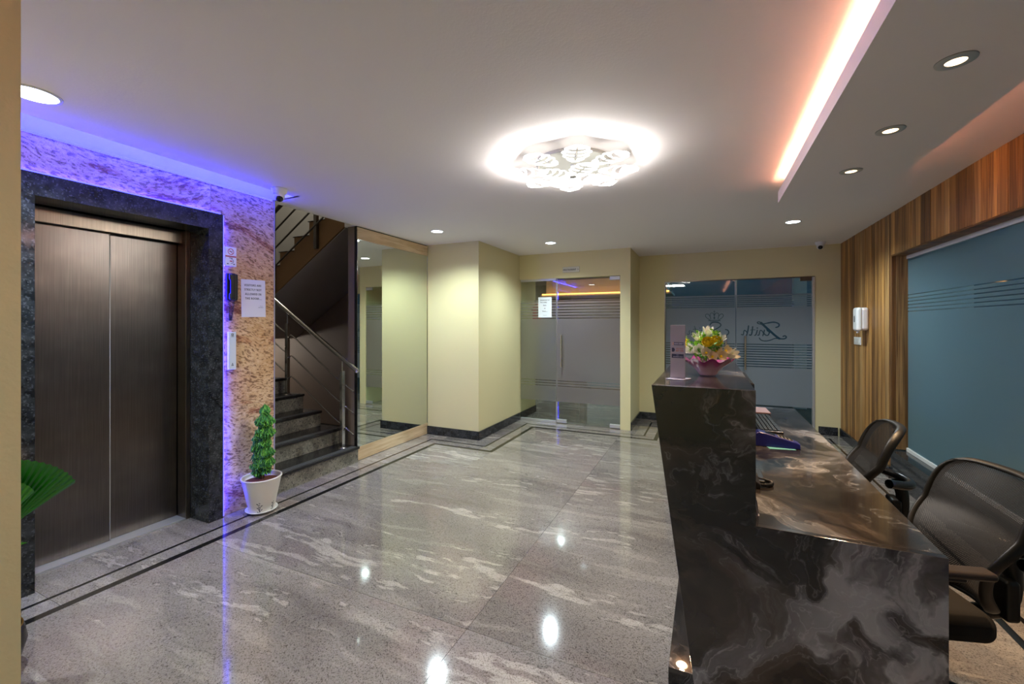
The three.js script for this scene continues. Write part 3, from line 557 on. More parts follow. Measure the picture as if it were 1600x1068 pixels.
// ---------------------------------------------------------------- restaurant sign, notice, extinguisher
{
  const t = thing('door_sign', 'small clear plate lettered RESTAURANT above the frosted door', 'sign', [-1.892, 2.362, D3 - 0.001]);
  const b = new RoundedBoxGeometry(0.265, 0.085, 0.006, 2, 0.002); b.translate(0, 0, 0.004); part(t, 'plate', b, phys({ color: 0xf4f4ee, transmission: 0.6, roughness: 0.1, thickness: 0 }));
  const f = new THREE.PlaneGeometry(0.26, 0.08); f.translate(0, 0, 0.0076);
  part(t, 'printed_face', f, std({ roughness: 0.4, map: canvasTex(650, 200, (c, w, h) => { c.fillStyle = '#d2d0c0'; c.fillRect(0, 0, w, h); c.fillStyle = '#17181a'; c.font = 'bold 92px sans-serif'; c.fillText('RESTAURANT', 34, 136, 500); c.lineWidth = 10; c.strokeStyle = '#17181a'; c.beginPath(); c.moveTo(26, 84); c.lineTo(8, 104); c.lineTo(26, 124); c.stroke(); c.beginPath(); c.moveTo(580, 72); c.lineTo(612, 102); c.lineTo(580, 132); c.stroke(); }) }));
  const n = thing('paper_notice', 'white paper notice with breakfast hours stuck on the restaurant glass', 'notice', [-2.318, 1.794, D3 + 0.007]);
  part(n, 'sheet', new THREE.BoxGeometry(0.222, 0.318, 0.001), M.paper);
  const q = new THREE.PlaneGeometry(0.22, 0.316); q.translate(0, 0, 0.0011);
  part(n, 'print', q, std({ roughness: 0.8, map: canvasTex(440, 632, (c, w, h) => {
    c.fillStyle = '#dfe3e4'; c.fillRect(0, 0, w, h); c.fillStyle = '#25272b'; c.font = 'bold 46px sans-serif'; c.fillText('BREAKFAST AT', 60, 108, 330); c.fillText('The Lobby', 60, 176, 230); c.textAlign = 'center'; c.font = 'bold 48px sans-serif';
    c.fillText('8am', 216, 270); c.fillText('to', 216, 362); c.fillText('10am....', 216, 456); c.font = '18px sans-serif'; c.fillText('MANAGEMENT', 220, 570);
  }) }));
  const e = thing('fire_extinguisher', 'red fire extinguisher hanging on the passage wall behind the frosted glass', 'extinguisher', [XC + 0.085, 1.5, 6.85]);
  part(e, 'cylinder', lathe([[0.001, 0], [0.06, 0], [0.072, 0.015], [0.072, 0.3], [0.06, 0.345], [0.028, 0.37], [0.026, 0.385], [0.001, 0.385]], 32), std({ color: 0xc02418, roughness: 0.3 }));
  const hd = []; const v = new RoundedBoxGeometry(0.03, 0.03, 0.09, 2, 0.005); v.translate(0, 0.4, 0.02); hd.push(v); const l = new RoundedBoxGeometry(0.02, 0.008, 0.11, 2, 0.003); l.translate(0, 0.43, 0.03); hd.push(l); part(e, 'valve', hd, M.plasticBlack);
  part(e, 'hose', tube([new THREE.Vector3(0, 0.4, 0.05), new THREE.Vector3(0.03, 0.38, 0.11), new THREE.Vector3(0.05, 0.25, 0.1), new THREE.Vector3(0.05, 0.1, 0.08)], 0.009, 30, 8), M.plasticBlack);
  part(e, 'wall_bracket', new THREE.BoxGeometry(0.02, 0.05, 0.05).translate(-0.075, 0.28, 0), M.steelDark);
}

// ---------------------------------------------------------------- dining room beyond the glass
{
  const c = thing('light_beam', 'dropped ceiling beam with an orange lit edge in the dining room', 'ceiling beam', [-2.2, 2.21, 10.2]);
  part(c, 'beam_board', new THREE.BoxGeometry(3.0, 0.04, 0.9).translate(0, 0, 0), M.white); part(c, 'beam_box', new THREE.BoxGeometry(2.8, 0.36, 0.6).translate(0, 0.2, 0), M.white);
  part(c, 'light_strip', new THREE.BoxGeometry(2.9, 0.03, 0.02).translate(0, 0.035, 0.455), glow(1, 0.42, 0.10, 2.2));
  areaLight(scene, 'beam_light', lin(1, 0.45, 0.12), 0.8, 2.9, 0.03, V(-2.2, 2.245, 9.72), V(-2.2, 2.245, 8.9));
  const tb = thing('dining_table', 'dark dining table in the dim dining room behind the glass', 'table', [-2.9, 0, 8.6]);
  part(tb, 'table_top', new RoundedBoxGeometry(1.2, 0.03, 0.7, 2, 0.008).translate(0, 0.735, 0), M.darkBrown);
  for (const [x, z] of [[-0.55, -0.3], [0.55, -0.3], [-0.55, 0.3], [0.55, 0.3]]) part(tb, 'leg', new THREE.BoxGeometry(0.05, 0.72, 0.05).translate(x, 0.36, z), M.darkBrown);
  const cb = thing('sideboard', 'pale grey sideboard low behind the restaurant glass', 'sideboard', [-2.15, 0, 9.9]);
  part(cb, 'body', new RoundedBoxGeometry(0.9, 0.7, 0.4, 2, 0.01).translate(0, 0.42, 0), std({ color: 0x9aa0a4, roughness: 0.5 })); part(cb, 'top', new RoundedBoxGeometry(0.96, 0.03, 0.44, 2, 0.005).translate(0, 0.785, 0), M.darkBrown);
  for (const x of [-0.225, 0.225]) part(cb, 'door', new RoundedBoxGeometry(0.43, 0.62, 0.016, 2, 0.004).translate(x, 0.43, 0.205), std({ color: 0xa9aeb2, roughness: 0.5 }));
  for (const x of [-0.4, 0.4]) part(cb, 'foot', new THREE.BoxGeometry(0.05, 0.07, 0.3).translate(x, 0.035, 0), M.darkBrown);
}

// ---------------------------------------------------------------- ceiling lamps
function downlight(label, x, d, y, r, warm, power, group) {
  const t = thing('downlight', label, 'downlight', [x, y, d], 0, group);
  const c = warm ? lin(1, 0.66, 0.36) : lin(0.80, 0.95, 1.0), inner = warm ? r * 0.52 : r * 0.86;
  part(t, 'rim', lathe([[inner, -0.002], [inner + 0.002, -0.006], [r, -0.004], [r + 0.001, 0.0], [inner, 0.0]], 48), warm ? M.alu : M.plasticWhite);
  part(t, 'diffuser', cyl(inner, inner, 0.003, 40).translate(0, -0.0025, 0), glow(c.r, c.g, c.b, warm ? 3.2 : 12));
  const s = new THREE.SpotLight(c, power, 0, warm ? 0.75 : 1.25, warm ? 0.8 : 0.6, 2); s.name = 'downlight_lamp'; s.position.set(0, -0.012, 0); s.target.position.set(0, -2, 0); s.castShadow = true; s.shadow.radius = 2; t.add(s); t.add(s.target);
  return t;
}
downlight('round cool white ceiling downlight by the lift and the cream wall end', -2.93, 0.91, HC, 0.098, false, LIGHT.downlight);
downlight('round cool white ceiling downlight in front of the mirror end by the column', -2.912, 4.239, HC, 0.075, false, LIGHT.downlight);
downlight('round cool white ceiling downlight in front of the restaurant door', -1.932, 5.474, HC, 0.075, false, LIGHT.downlight);
downlight('round cool white ceiling downlight before the wide glass entrance', 0.833, 5.429, HC, 0.075, false, LIGHT.downlight);
downlight('round cool white ceiling downlight behind the camera, out of the picture', -1.1, -0.8, HC, 0.075, false, 7);
downlight('warm recessed spot in the dropped tray, largest of the three in the picture', 0.797, 2.025, PY0, 0.056, true, LIGHT.warmSpot);
downlight('warm recessed spot in the dropped tray, the middle of three', 0.797, 2.62, PY0, 0.056, true, LIGHT.warmSpot);
downlight('warm recessed spot in the dropped tray, the one towards the glass entrance', 0.792, 3.22, PY0, 0.056, true, LIGHT.warmSpot);
downlight('cool downlight in the dining room ceiling behind the glass', -2.6, 8.0, 2.7, 0.08, false, LIGHT.dining);
downlight('warm spot in the dining room ceiling by the far wall', -2.0, 11.2, 2.7, 0.08, true, LIGHT.dining);
// peach strips inside the tray
{
  const pm = glow(1.0, 0.46, 0.27, LIGHT.peachCove);
  for (const [x, label, dir] of [[PX0 + 0.034, 'peach light strip hidden in the tray edge over the lobby floor', -1], [PX1 - 0.034, 'peach light strip hidden in the tray edge over the wood cladding', 1]]) {
    const t = thing('led_strip', label, 'light strip', [x, PY0 + 0.045, (PD0 + PD1) / 2]);
    part(t, 'strip', new THREE.BoxGeometry(0.012, 0.008, PD1 - PD0 - 0.12), pm); part(t, 'holder', new THREE.BoxGeometry(0.02, 0.02, PD1 - PD0 - 0.12).translate(0, -0.014, 0), M.alu);
    areaLight(scene, 'tray_light', lin(1, 0.46, 0.27), dir < 0 ? 15 : 40, PD1 - PD0 - 0.14, 0.012, V(x, PY0 + 0.052, (PD0 + PD1) / 2), V(x, 3, (PD0 + PD1) / 2)).rotation.z += Math.PI / 2;
  }
}
// stairwell and outside lamps (fittings above the frame)
{
  const t = thing('ceiling_lamp', 'round white ceiling lamp high in the stairwell', 'lamp', [-5.4, 4.6, 3.6]);
  part(t, 'shade', lathe([[0.001, -0.07], [0.12, -0.06], [0.15, -0.02], [0.15, 0]], 40), glow(1, 0.95, 0.85, 2));
  const p = new THREE.PointLight(lin(1, 0.93, 0.82), LIGHT.stair, 0, 2); p.name = 'stair_lamp'; p.position.set(0, -0.12, 0); p.castShadow = true; p.shadow.radius = 4; t.add(p);
}
{
  const t = thing('wall_lamp', 'round wall lamp high on the white porch wall outside the window', 'lamp', [2.0, 2.55, 5.9]);
  part(t, 'shade', lathe([[0.001, 0.06], [0.07, 0.05], [0.09, 0.01], [0.09, 0]], 32).rotateZ(Math.PI / 2), glow(0.75, 0.9, 1, 2)); part(t, 'back_plate', cyl(0.1, 0.1, 0.008, 32).rotateZ(Math.PI / 2).translate(-0.002, 0, 0), M.plasticWhite);
  const p = new THREE.PointLight(lin(0.75, 0.9, 1), 1.2, 0, 2); p.name = 'porch_lamp'; p.position.set(-0.13, -0.02, 0.28); p.castShadow = true; p.shadow.radius = 3; t.add(p);
}
{
  const t = thing('wall_lamp', 'small white wall lamp out of sight below the upper flight', 'lamp', [-7.05, 1.15, 4.1]);
  part(t, 'shade', lathe([[0.001, 0.05], [0.06, 0.045], [0.08, 0.01], [0.08, 0]], 32).rotateZ(-Math.PI / 2), glow(1, 0.93, 0.82, 1.5)); part(t, 'back_plate', cyl(0.09, 0.09, 0.008, 32).rotateZ(Math.PI / 2).translate(0.004, 0, 0), M.plasticWhite);
  const p = new THREE.PointLight(lin(1, 0.92, 0.82), LIGHT.underStair, 0, 2); p.name = 'under_stair_lamp'; p.position.set(0.12, 0, 0); p.castShadow = true; p.shadow.radius = 3; t.add(p);
}
// chandelier: two tiers of lobed acrylic leaves with branch-shaped cut-outs
{
  const t = thing('chandelier', 'flat white ceiling lamp of glowing leaf panels with branch cut-outs', 'chandelier', [-0.83, HC, 2.815]);
  part(t, 'base_plate', lathe([[0.001, -0.022], [0.245, -0.022], [0.25, -0.018], [0.25, 0]], 72), std({ color: 0xb8b6ae, roughness: 0.5 }));
  const leafShape = (L, Wd) => {
    const s = new THREE.Shape(), out = [];
    const half = (u) => Wd * Math.pow(Math.sin(Math.PI * Math.min(1, 0.06 + 0.94 * u)), 0.55) * (0.55 + 0.45 * u) * (0.92 + 0.22 * Math.abs(Math.sin(u * Math.PI * 4.2)));
    for (let i = 0; i <= 44; i++) { const u = i / 44; out.push([u * L, half(u)]); }
    for (let i = 44; i >= 0; i--) { const u = i / 44; out.push([u * L, -half(u)]); }
    s.setFromPoints(out.map(([x, y]) => new THREE.Vector2(x, y)));
    // the cut-out: a stem with four branches each side, one closed outline
    const hole = [[0.05 * L, 0.004]];
    for (let b = 0; b < 3; b++) { const u = 0.22 + b * 0.19, tip = half(u + 0.12) * 0.84; hole.push([u * L, 0.011 - b * 0.002], [(u + 0.03) * L, tip * 0.55], [(u + 0.12) * L, tip], [(u + 0.175) * L, tip * 0.93], [(u + 0.135) * L, tip * 0.5], [(u + 0.125) * L, 0.010 - b * 0.002]); }
    hole.push([0.9 * L, 0.001], [0.9 * L, -0.001]);
    for (let b = 2; b >= 0; b--) { const u = 0.22 + b * 0.19, tip = -half(u + 0.12) * 0.84; hole.push([(u + 0.125) * L, -0.010 + b * 0.002], [(u + 0.135) * L, tip * 0.5], [(u + 0.175) * L, tip * 0.93], [(u + 0.12) * L, tip], [(u + 0.03) * L, tip * 0.55], [u * L, -0.011 + b * 0.002]); }
    hole.push([0.05 * L, -0.004]);
    s.holes.push(new THREE.Path(hole.map(([x, y]) => new THREE.Vector2(x, y)).reverse()));
    const g = new THREE.ExtrudeGeometry(s, { depth: 0.002, bevelEnabled: true, bevelSize: 0.0006, bevelThickness: 0.0006, bevelSegments: 1, curveSegments: 6 }); g.rotateX(Math.PI / 2); return g;
  };
  const acrylic = std({ color: 0xf6f6f2, roughness: 0.35, emissive: lin(1, 0.99, 0.95), emissiveIntensity: 0.95 });
  const big = leafShape(0.265, 0.104), small = leafShape(0.245, 0.104);
  for (let i = 0; i < 8; i++) { const m = part(t, 'leaf', big, acrylic); const a = i / 8 * Math.PI * 2 + 0.35; m.position.set(0.17 * Math.cos(a), -0.062, -0.17 * Math.sin(a)); m.rotation.y = a; }
  for (let i = 0; i < 4; i++) { const m = part(t, 'leaf', small, acrylic); const a = i / 4 * Math.PI * 2 + 0.75; m.position.set(0.012 * Math.cos(a), -0.095, -0.012 * Math.sin(a)); m.rotation.y = a; }
  for (let i = 0; i < 8; i++) { const a = i / 8 * Math.PI * 2 + 0.35; part(t, 'post', cyl(0.005, 0.005, 0.05, 10).translate(0.235 * Math.cos(a), -0.035, -0.235 * Math.sin(a)), M.plasticWhite); }
  part(t, 'hub', cyl(0.018, 0.022, 0.085, 20).translate(0, -0.06, 0), M.plasticWhite);
  for (let i = 0; i < 16; i++) { const a = i / 16 * Math.PI * 2 + 0.35, c = Math.cos(a), d = Math.sin(a), r = i % 2 ? 0.40 : 0.428, x = -0.83 + r * c, z = 2.815 + r * d; areaLight(scene, 'leaf_light', lin(1, 0.97, 0.93), LIGHT.chandelierUp * (d < 0.1 ? 1.15 : 0.42), 0.12, 0.012, V(x, HC - 0.066, z), V(x + c, HC - 0.066 + 0.22, z + d)); }
  areaLight(scene, 'chandelier_light', lin(1, 0.975, 0.93), LIGHT.chandelierDown, 0.6, 0.6, V(-0.83, HC - 0.125, 2.815), V(-0.83, 0, 2.815001));
}

// ---------------------------------------------------------------- reception counter
{
  const t = thing('reception_counter', 'black marble reception desk with a raised bar and leaning front', 'reception desk', [0, 0, 0]);
  const d0 = 1.9, d1 = 4.7, bx0 = -0.217, bx1 = 0.170, by = 1.272, dx1 = 0.731, dy = 0.749, foot = -0.043;
  const slant = (y) => foot + (bx0 - foot) * y / by, MC = M.counter;
  const end = (a, b) => prismXY([[slant(0), 0.001], [dx1, 0.001], [dx1, dy], [bx1, dy], [bx1, by], [bx0, by]], a, b, 0.0015);
  part(t, 'end_panel', metric(end(d0, d0 + 0.03), 0.62, 0.28), MC); part(t, 'end_panel', end(d1 - 0.03, d1), MC);
  const top = (x0, x1, y0, y1, a, b, du, dv) => box(x0, x1, y0, y1, a, b, 0.0015, du, dv);
  part(t, 'bar_top', top(bx0 + 0.001, bx1, by - 0.03, by, d0 + 0.031, d1 - 0.031, 0.7, 0.2), MC);
  part(t, 'bar_back', top(bx1 - 0.03, bx1, dy, by - 0.031, d0 + 0.031, d1 - 0.031, 0.2, 0.9), MC);
  part(t, 'desk_top', top(bx1 - 0.03, dx1, dy - 0.03, dy - 0.0005, d0 + 0.031, d1 - 0.031, 0.35, 0.55), MC);
  part(t, 'front_panel', prismXY([[slant(0.1), 0.1], [slant(0.1) + 0.03, 0.1], [slant(by - 0.03) + 0.03, by - 0.031], [slant(by - 0.03), by - 0.031]], d0 + 0.031, d1 - 0.031), MC);
  part(t, 'modesty_panel', box(0.20, 0.22, 0.02, dy - 0.031, d0 + 0.032, d1 - 0.032), M.plasticSoft);
  part(t, 'plinth', box(-0.152, 0.05, 0.0008, 0.075, d0 + 0.031, d1 - 0.031, 0.002, 0.4, 0.1), MC);
  for (const d of [1.965, 3.3]) {
    const l = part(t, 'step_light', lathe([[0.013, 0.002], [0.02, 0.003], [0.024, 0.0]], 32).translate(-0.1, 0.0755, -d), M.alu);
    part(l, 'lens', cyl(0.0135, 0.0135, 0.002, 24).translate(-0.1, 0.0765, -d), glow(1, 0.66, 0.35, 10));
    const p = new THREE.PointLight(lin(1, 0.6, 0.3), LIGHT.step, 0, 2); p.name = 'step_lamp'; p.position.copy(V(-0.1, 0.1, d)); p.castShadow = true; p.shadow.radius = 0.5; t.add(p);
  }
}
// things on the counter
{
  const m = thing('monitor', 'black computer monitor standing behind the raised bar', 'monitor', [0.187, 0.749, 2.52]);
  part(m, 'screen', new RoundedBoxGeometry(0.022, 0.33, 0.5, 3, 0.008).translate(0, 0.342, 0), M.plasticBlack);
  part(m, 'display', new THREE.BoxGeometry(0.001, 0.3, 0.475).translate(0.0112, 0.345, 0), M.lens);
  part(m, 'stand', [new THREE.BoxGeometry(0.02, 0.2, 0.05).translate(-0.005, 0.1, 0), new RoundedBoxGeometry(0.14, 0.012, 0.2, 2, 0.005).translate(0, 0.006, 0)], M.plasticSoft);

  const k = thing('keyboard', 'black computer keyboard on the desk beyond the blue handheld terminal', 'keyboard', [0.405, 0.749, 3.86], 0.03);
  part(k, 'case', new RoundedBoxGeometry(0.155, 0.018, 0.62, 3, 0.006).translate(0, 0.009, 0), M.plasticBlack);
  for (let r = 0; r < 5; r++) { const n = r === 4 ? 8 : 17, pitch = 0.585 / n; for (let c = 0; c < n; c++) part(k, 'key', new RoundedBoxGeometry(0.022, 0.008, pitch - 0.006, 1, 0.002).translate(-0.055 + r * 0.027, 0.021, -0.2925 + (c + 0.5) * pitch), M.plasticSoft); }

  const pk = thing('folder', 'pale pink folder lying at the far end of the desk', 'folder', [0.41, 0.749, 4.4], 0.05);
  part(pk, 'cover', new RoundedBoxGeometry(0.16, 0.012, 0.26, 2, 0.003).translate(0, 0.012, 0), std({ color: 0xd9a9a2, roughness: 0.6 })); part(pk, 'pages', new THREE.BoxGeometry(0.15, 0.006, 0.25).translate(0, 0.004, 0), M.paper);

  // blue payment terminal, thick end towards the bar
  const c = thing('card_reader', 'dark blue handheld card terminal lying on the desk', 'card terminal', [0.40, 0.749, 3.2], 0.03);
  const prof = [[-0.12, 0.006], [-0.118, 0.075], [-0.10, 0.086], [-0.065, 0.08], [0.10, 0.036], [0.118, 0.028], [0.12, 0.006]];
  const sh = new THREE.Shape(prof.map(([x, y]) => new THREE.Vector2(x, y)));
  const body = new THREE.ExtrudeGeometry(sh, { depth: 0.07, bevelEnabled: true, bevelSize: 0.006, bevelThickness: 0.008, bevelSegments: 3 }); body.translate(0, 0, -0.035);
  part(c, 'body', body, std({ color: 0x1c2070, roughness: 0.3 }));
  const tilt = new THREE.Group(); const mk = (x, w, h, m, name) => { const q = new THREE.BoxGeometry(w, 0.004, h); q.rotateZ(-0.26); q.translate(x, 0.086 - (x + 0.065) * 0.265, 0); return part(c, name, q, m); };
  mk(-0.035, 0.055, 0.056, M.lens, 'display');
  const keys = mk(0.05, 0.085, 0.058, std({ color: 0x8e8a80, roughness: 0.5 }), 'keypad');
  for (let i = 0; i < 4; i++) for (let j = 0; j < 3; j++) { const x = 0.02 + i * 0.02; part(keys, 'key', new THREE.BoxGeometry(0.012, 0.004, 0.012).rotateZ(-0.26).translate(x, 0.0905 - (x + 0.065) * 0.265, -0.018 + j * 0.018), M.plasticBlack); }
  const lf = thing('leaflet', 'turquoise leaflet under the blue card terminal', 'leaflet', [0.415, 0.7495, 3.175], 0.25);
  part(lf, 'sheet', new THREE.BoxGeometry(0.15, 0.0012, 0.10).translate(0, 0.0006, 0), std({ color: 0x6fb9c2, roughness: 0.5 }));

  const ph = thing('desk_phone', 'black desk telephone behind the bar with its coiled cord showing', 'phone', [0.20, 0.749, 2.42]);
  const base = new THREE.Shape([[-0.02, 0], [0.03, 0], [0.03, 0.015], [-0.02, 0.05]].map(([x, y]) => new THREE.Vector2(x, y)));
  part(ph, 'base', new THREE.ExtrudeGeometry(base, { depth: 0.17, bevelEnabled: true, bevelSize: 0.004, bevelThickness: 0.004, bevelSegments: 2 }).translate(-0.005, 0.004, -0.085), M.plasticBlack);
  const cp = []; for (let i = 0; i <= 380; i++) { const s = i / 380, a = Math.PI * (s - 0.5), x = 0.028 + 0.055 * Math.cos(a), z = 0.045 * Math.sin(a) + 0.01, w = s * 2 * Math.PI * 36; cp.push(new THREE.Vector3(x + 0.007 * Math.cos(w) * Math.cos(a), 0.010 + 0.007 * Math.sin(w), z + 0.007 * Math.cos(w) * Math.sin(a))); }
  part(ph, 'coiled_cord', tube(cp, 0.0022, 900, 5), M.plasticBlack);
  const hd = thing('brochure_holder', 'small white and black brochure holder at the front corner of the desk', 'brochure holder', [0.183, 0.749, 2.04]);
  part(hd, 'holder', [new THREE.BoxGeometry(0.016, 0.006, 0.09).translate(0, 0.003, 0), new THREE.BoxGeometry(0.003, 0.10, 0.09).rotateZ(0.12).translate(-0.004, 0.052, 0)], phys({ color: 0xdad8ea, roughness: 0.2 }));
  part(hd, 'brochure', new THREE.BoxGeometry(0.004, 0.055, 0.08).rotateZ(0.12).translate(0.001, 0.036, 0), M.plasticBlack);

  // tent card on the bar
  const s = thing('sign_stand', 'tall slim pale sign stand with printed bands on the bar', 'sign stand', [-0.128, 1.2725, 2.165], -0.35);
  part(s, 'foot', new RoundedBoxGeometry(0.085, 0.003, 0.09, 1, 0.001).translate(0.005, 0.0015, 0.005), phys({ color: 0xcfc6d2, roughness: 0.15 }));
  part(s, 'panel', new RoundedBoxGeometry(0.072, 0.25, 0.003, 1, 0.001).translate(0, 0.128, 0), std({ color: 0xb4b0ae, roughness: 0.25 }));
  part(s, 'printed_face', new THREE.PlaneGeometry(0.07, 0.248).translate(0, 0.128, 0.0018), std({ roughness: 0.3, map: canvasTex(280, 992, (g, w, h) => {
    g.fillStyle = '#aca4a4'; g.fillRect(0, 0, w, h); g.fillStyle = '#2b2f48'; g.fillRect(66, 320, 190, 52); g.fillStyle = '#d8b08e'; g.fillRect(40, 320, 22, 52); g.fillStyle = '#f0ecee'; g.font = 'bold 36px sans-serif'; g.fillText('BOOK DIRECT', 74, 359, 174);
    g.fillStyle = '#2b2f48'; g.beginPath(); g.moveTo(26, 425); g.lineTo(70, 425); g.lineTo(88, 462); g.lineTo(70, 500); g.lineTo(26, 500); g.fill(); g.fillStyle = '#b4571c'; g.font = 'bold 26px sans-serif'; g.fillText('BEST PRICE', 112, 446, 130); g.font = 'bold 44px sans-serif'; g.fillText('GET 10%', 102, 494, 150);
    g.fillStyle = '#2b2f48'; g.fillRect(24, 540, 232, 76); g.fillStyle = '#d8d4de'; g.font = '24px sans-serif'; g.fillText('Visit', 116, 568, 60); g.font = 'bold 20px sans-serif'; g.fillText('OUR WEBSITE TODAY', 50, 600, 190);
  }) }));
}
// flower bowl and its flowers
{
  const bp = [0.0, 1.2725, 2.367];
  const b = thing('flower_bowl', 'pink and clear scalloped glass bowl holding the flowers on the bar', 'bowl', bp);
  const n = 96, rows = [[0.001, 0.004], [0.038, 0.003], [0.042, 0.008], [0.05, 0.02], [0.068, 0.042], [0.09, 0.062], [0.118, 0.082], [0.114, 0.083], [0.086, 0.065], [0.064, 0.045], [0.045, 0.024], [0.001, 0.014]];
  const pos = [], col = [], idx = [];
  rows.forEach(([r, y], j) => { for (let i = 0; i < n; i++) { const a = i / n * Math.PI * 2, k = Math.min(1, y / 0.082), sc = 1 + 0.075 * k * Math.cos(a * 9); pos.push(r * sc * Math.cos(a), y + 0.010 * k * Math.cos(a * 9) * (k > 0.6 ? 1 : 0.2), r * sc * Math.sin(a)); const t = sst(0.30, 0.95, k), c = [0.80 - 0.42 * t, 0.62 - 0.58 * t, 0.66 - 0.46 * t]; col.push(...c); } });
  for (let j = 0; j < rows.length - 1; j++) for (let i = 0; i < n; i++) { const a = j * n + i, c = j * n + (i + 1) % n; idx.push(a, a + n, c, c, a + n, c + n); }
  const g = new THREE.BufferGeometry(); g.setAttribute('position', new THREE.Float32BufferAttribute(pos, 3)); g.setAttribute('color', new THREE.Float32BufferAttribute(col, 3)); g.setIndex(idx); g.computeVertexNormals();
  const bm = new THREE.Mesh(g, phys({ vertexColors: true, roughness: 0.12, transmission: 0.25, thickness: 0, side: THREE.DoubleSide })); bm.name = 'glass_bowl'; b.add(bm);
  // petals
  const petal = (L, w, bend, cup) => { const G = new THREE.PlaneGeometry(1, 1, 4, 8), p = G.attributes.position; for (let i = 0; i < p.count; i++) { const s = p.getX(i) * 2, t = p.getY(i) + 0.5, hw = w * Math.pow(Math.sin(Math.PI * (0.08 + 0.90 * t)), 0.8); p.setXYZ(i, s * hw * 0.5, L * t * Math.cos(bend * t * 0.7), L * Math.sin(bend * t) * 0.55 + cup * s * s * w * 0.4); } G.computeVertexNormals(); return G; };
  const leafM = (c, tr = 0.3) => phys({ color: c, roughness: 0.6, transmission: tr, thickness: 0, side: THREE.DoubleSide });
  const whiteM = leafM(0xfaf6e6, 0.15), creamM = leafM(0xf0e2c2, 0.15), yellowM = leafM(0xffe41e, 0.1), greenM = leafM(0x63a526, 0.3), limeM = leafM(0x9fd23a, 0.3), stemM = std({ color: 0x4f7f24, roughness: 0.6 });
  const aim = (o, dir) => o.quaternion.setFromUnitVectors(new THREE.Vector3(0, 0, 1), new THREE.Vector3(...dir).normalize());
  const flower = (name, label, cat, at, dir, group, build) => { const f = thing(name, label, cat, [bp[0] + at[0], bp[1] + at[1], bp[2] + at[2]], 0, group); build(f); const st = part(f, 'stem', bar(new THREE.Vector3(0, 0, -0.002), new THREE.Vector3(0, 0, -0.05), 0.002, 6), stemM); aim(f, dir); return f; };
  const ring = (f, name, geo, m, k, open, off = 0, rad = 0.004) => { for (let i = 0; i < k; i++) { const q = geo.clone(); q.rotateX(open); q.translate(0, rad, 0); q.rotateZ(i / k * Math.PI * 2 + off); part(f, name, q, m); } };
  const lily = (f) => { ring(f, 'petal', petal(0.062, 0.026, 0.7, 0.3), whiteM, 6, 0.75); for (let i = 0; i < 5; i++) { const a = i * 1.257; part(f, 'stamen', bar(new THREE.Vector3(0, 0, 0), new THREE.Vector3(0.009 * Math.cos(a), 0.009 * Math.sin(a), 0.036), 0.0009, 5), limeM); } };
  const orchid = (f) => { ring(f, 'petal', petal(0.034, 0.030, 0.5, 0.5), creamM, 5, 0.55); part(f, 'centre', new THREE.SphereGeometry(0.006, 10, 8).translate(0, 0, 0.01), yellowM); };
  const rose = (f) => { for (let r = 0; r < 4; r++) ring(f, 'petal', petal(0.046 - r * 0.004, 0.046 - r * 0.006, 0.9, 0.6), yellowM, 7 - r, 0.45 + r * 0.32, r * 0.4, 0.005); };
  const wd = (x, y, z) => [x, y, z];            // world axes: z points back towards the camera
  const G1 = 'white lilies in the bowl';
  for (const [at, dir, label] of [[[-0.062, 0.115, -0.03], [-0.6, 0.5, 0.8], 'white lily low at the rim beside the sign stand'], [[-0.03, 0.12, -0.045], [-0.2, 0.35, 1], 'white lily facing the room below the yellow roses'], [[0.085, 0.10, -0.02], [0.9, 0.35, 0.5], 'white lily leaning over the bowl rim towards the desk side'], [[-0.035, 0.165, 0.01], [-0.3, 0.9, 0.5], 'upright white lily high on the sign stand side of the bowl'], [[0.042, 0.16, 0.0], [0.4, 0.85, 0.6], 'upright white lily high on the desk side of the bowl'], [[0.0, 0.19, 0.03], [0.05, 1, 0.4], 'topmost white lily at the back of the flower bowl']]) flower('lily', label, 'flower', at, dir, G1, lily);
  for (const [at, dir, label] of [[[0.02, 0.098, -0.075], [0.1, 0.3, 1], 'cream orchid blossom in the middle of the bowl rim'], [[0.055, 0.10, -0.06], [0.45, 0.3, 0.9], 'cream orchid blossom low on the desk side of the rim'], [[-0.005, 0.115, -0.07], [-0.1, 0.4, 1], 'cream orchid blossom on the sign stand side of the rim'], [[0.035, 0.125, -0.05], [0.3, 0.5, 0.9], 'cream orchid blossom just below the yellow roses'], [[0.075, 0.125, -0.03], [0.7, 0.4, 0.7], 'outermost cream orchid blossom over the desk side']]) flower('orchid', label, 'flower', at, dir, 'cream orchids in the bowl', orchid);
  const rs = [[[0.0, 0.155, -0.045], [0, 0.5, 0.9], 'yellow rose in the middle of the flower bowl'], [[0.03, 0.158, -0.03], [0.3, 0.6, 0.8], 'yellow rose in the flower bowl nearer the pull handles'], [[-0.085, 0.145, 0.0], [-0.7, 0.4, 0.7], 'yellow rose half behind the sign stand']];
  for (const [at, dir, label] of rs) flower('rose', label, 'flower', at, dir, undefined, rose);
  // greenery: many tiny leaves on fine sprays
  const gr = thing('greenery', 'light green sprays of small leaves among the flowers', 'foliage', bp); const gl = [[], []], stems = [];
  const lf = petal(0.018, 0.010, 0.4, 0.3);
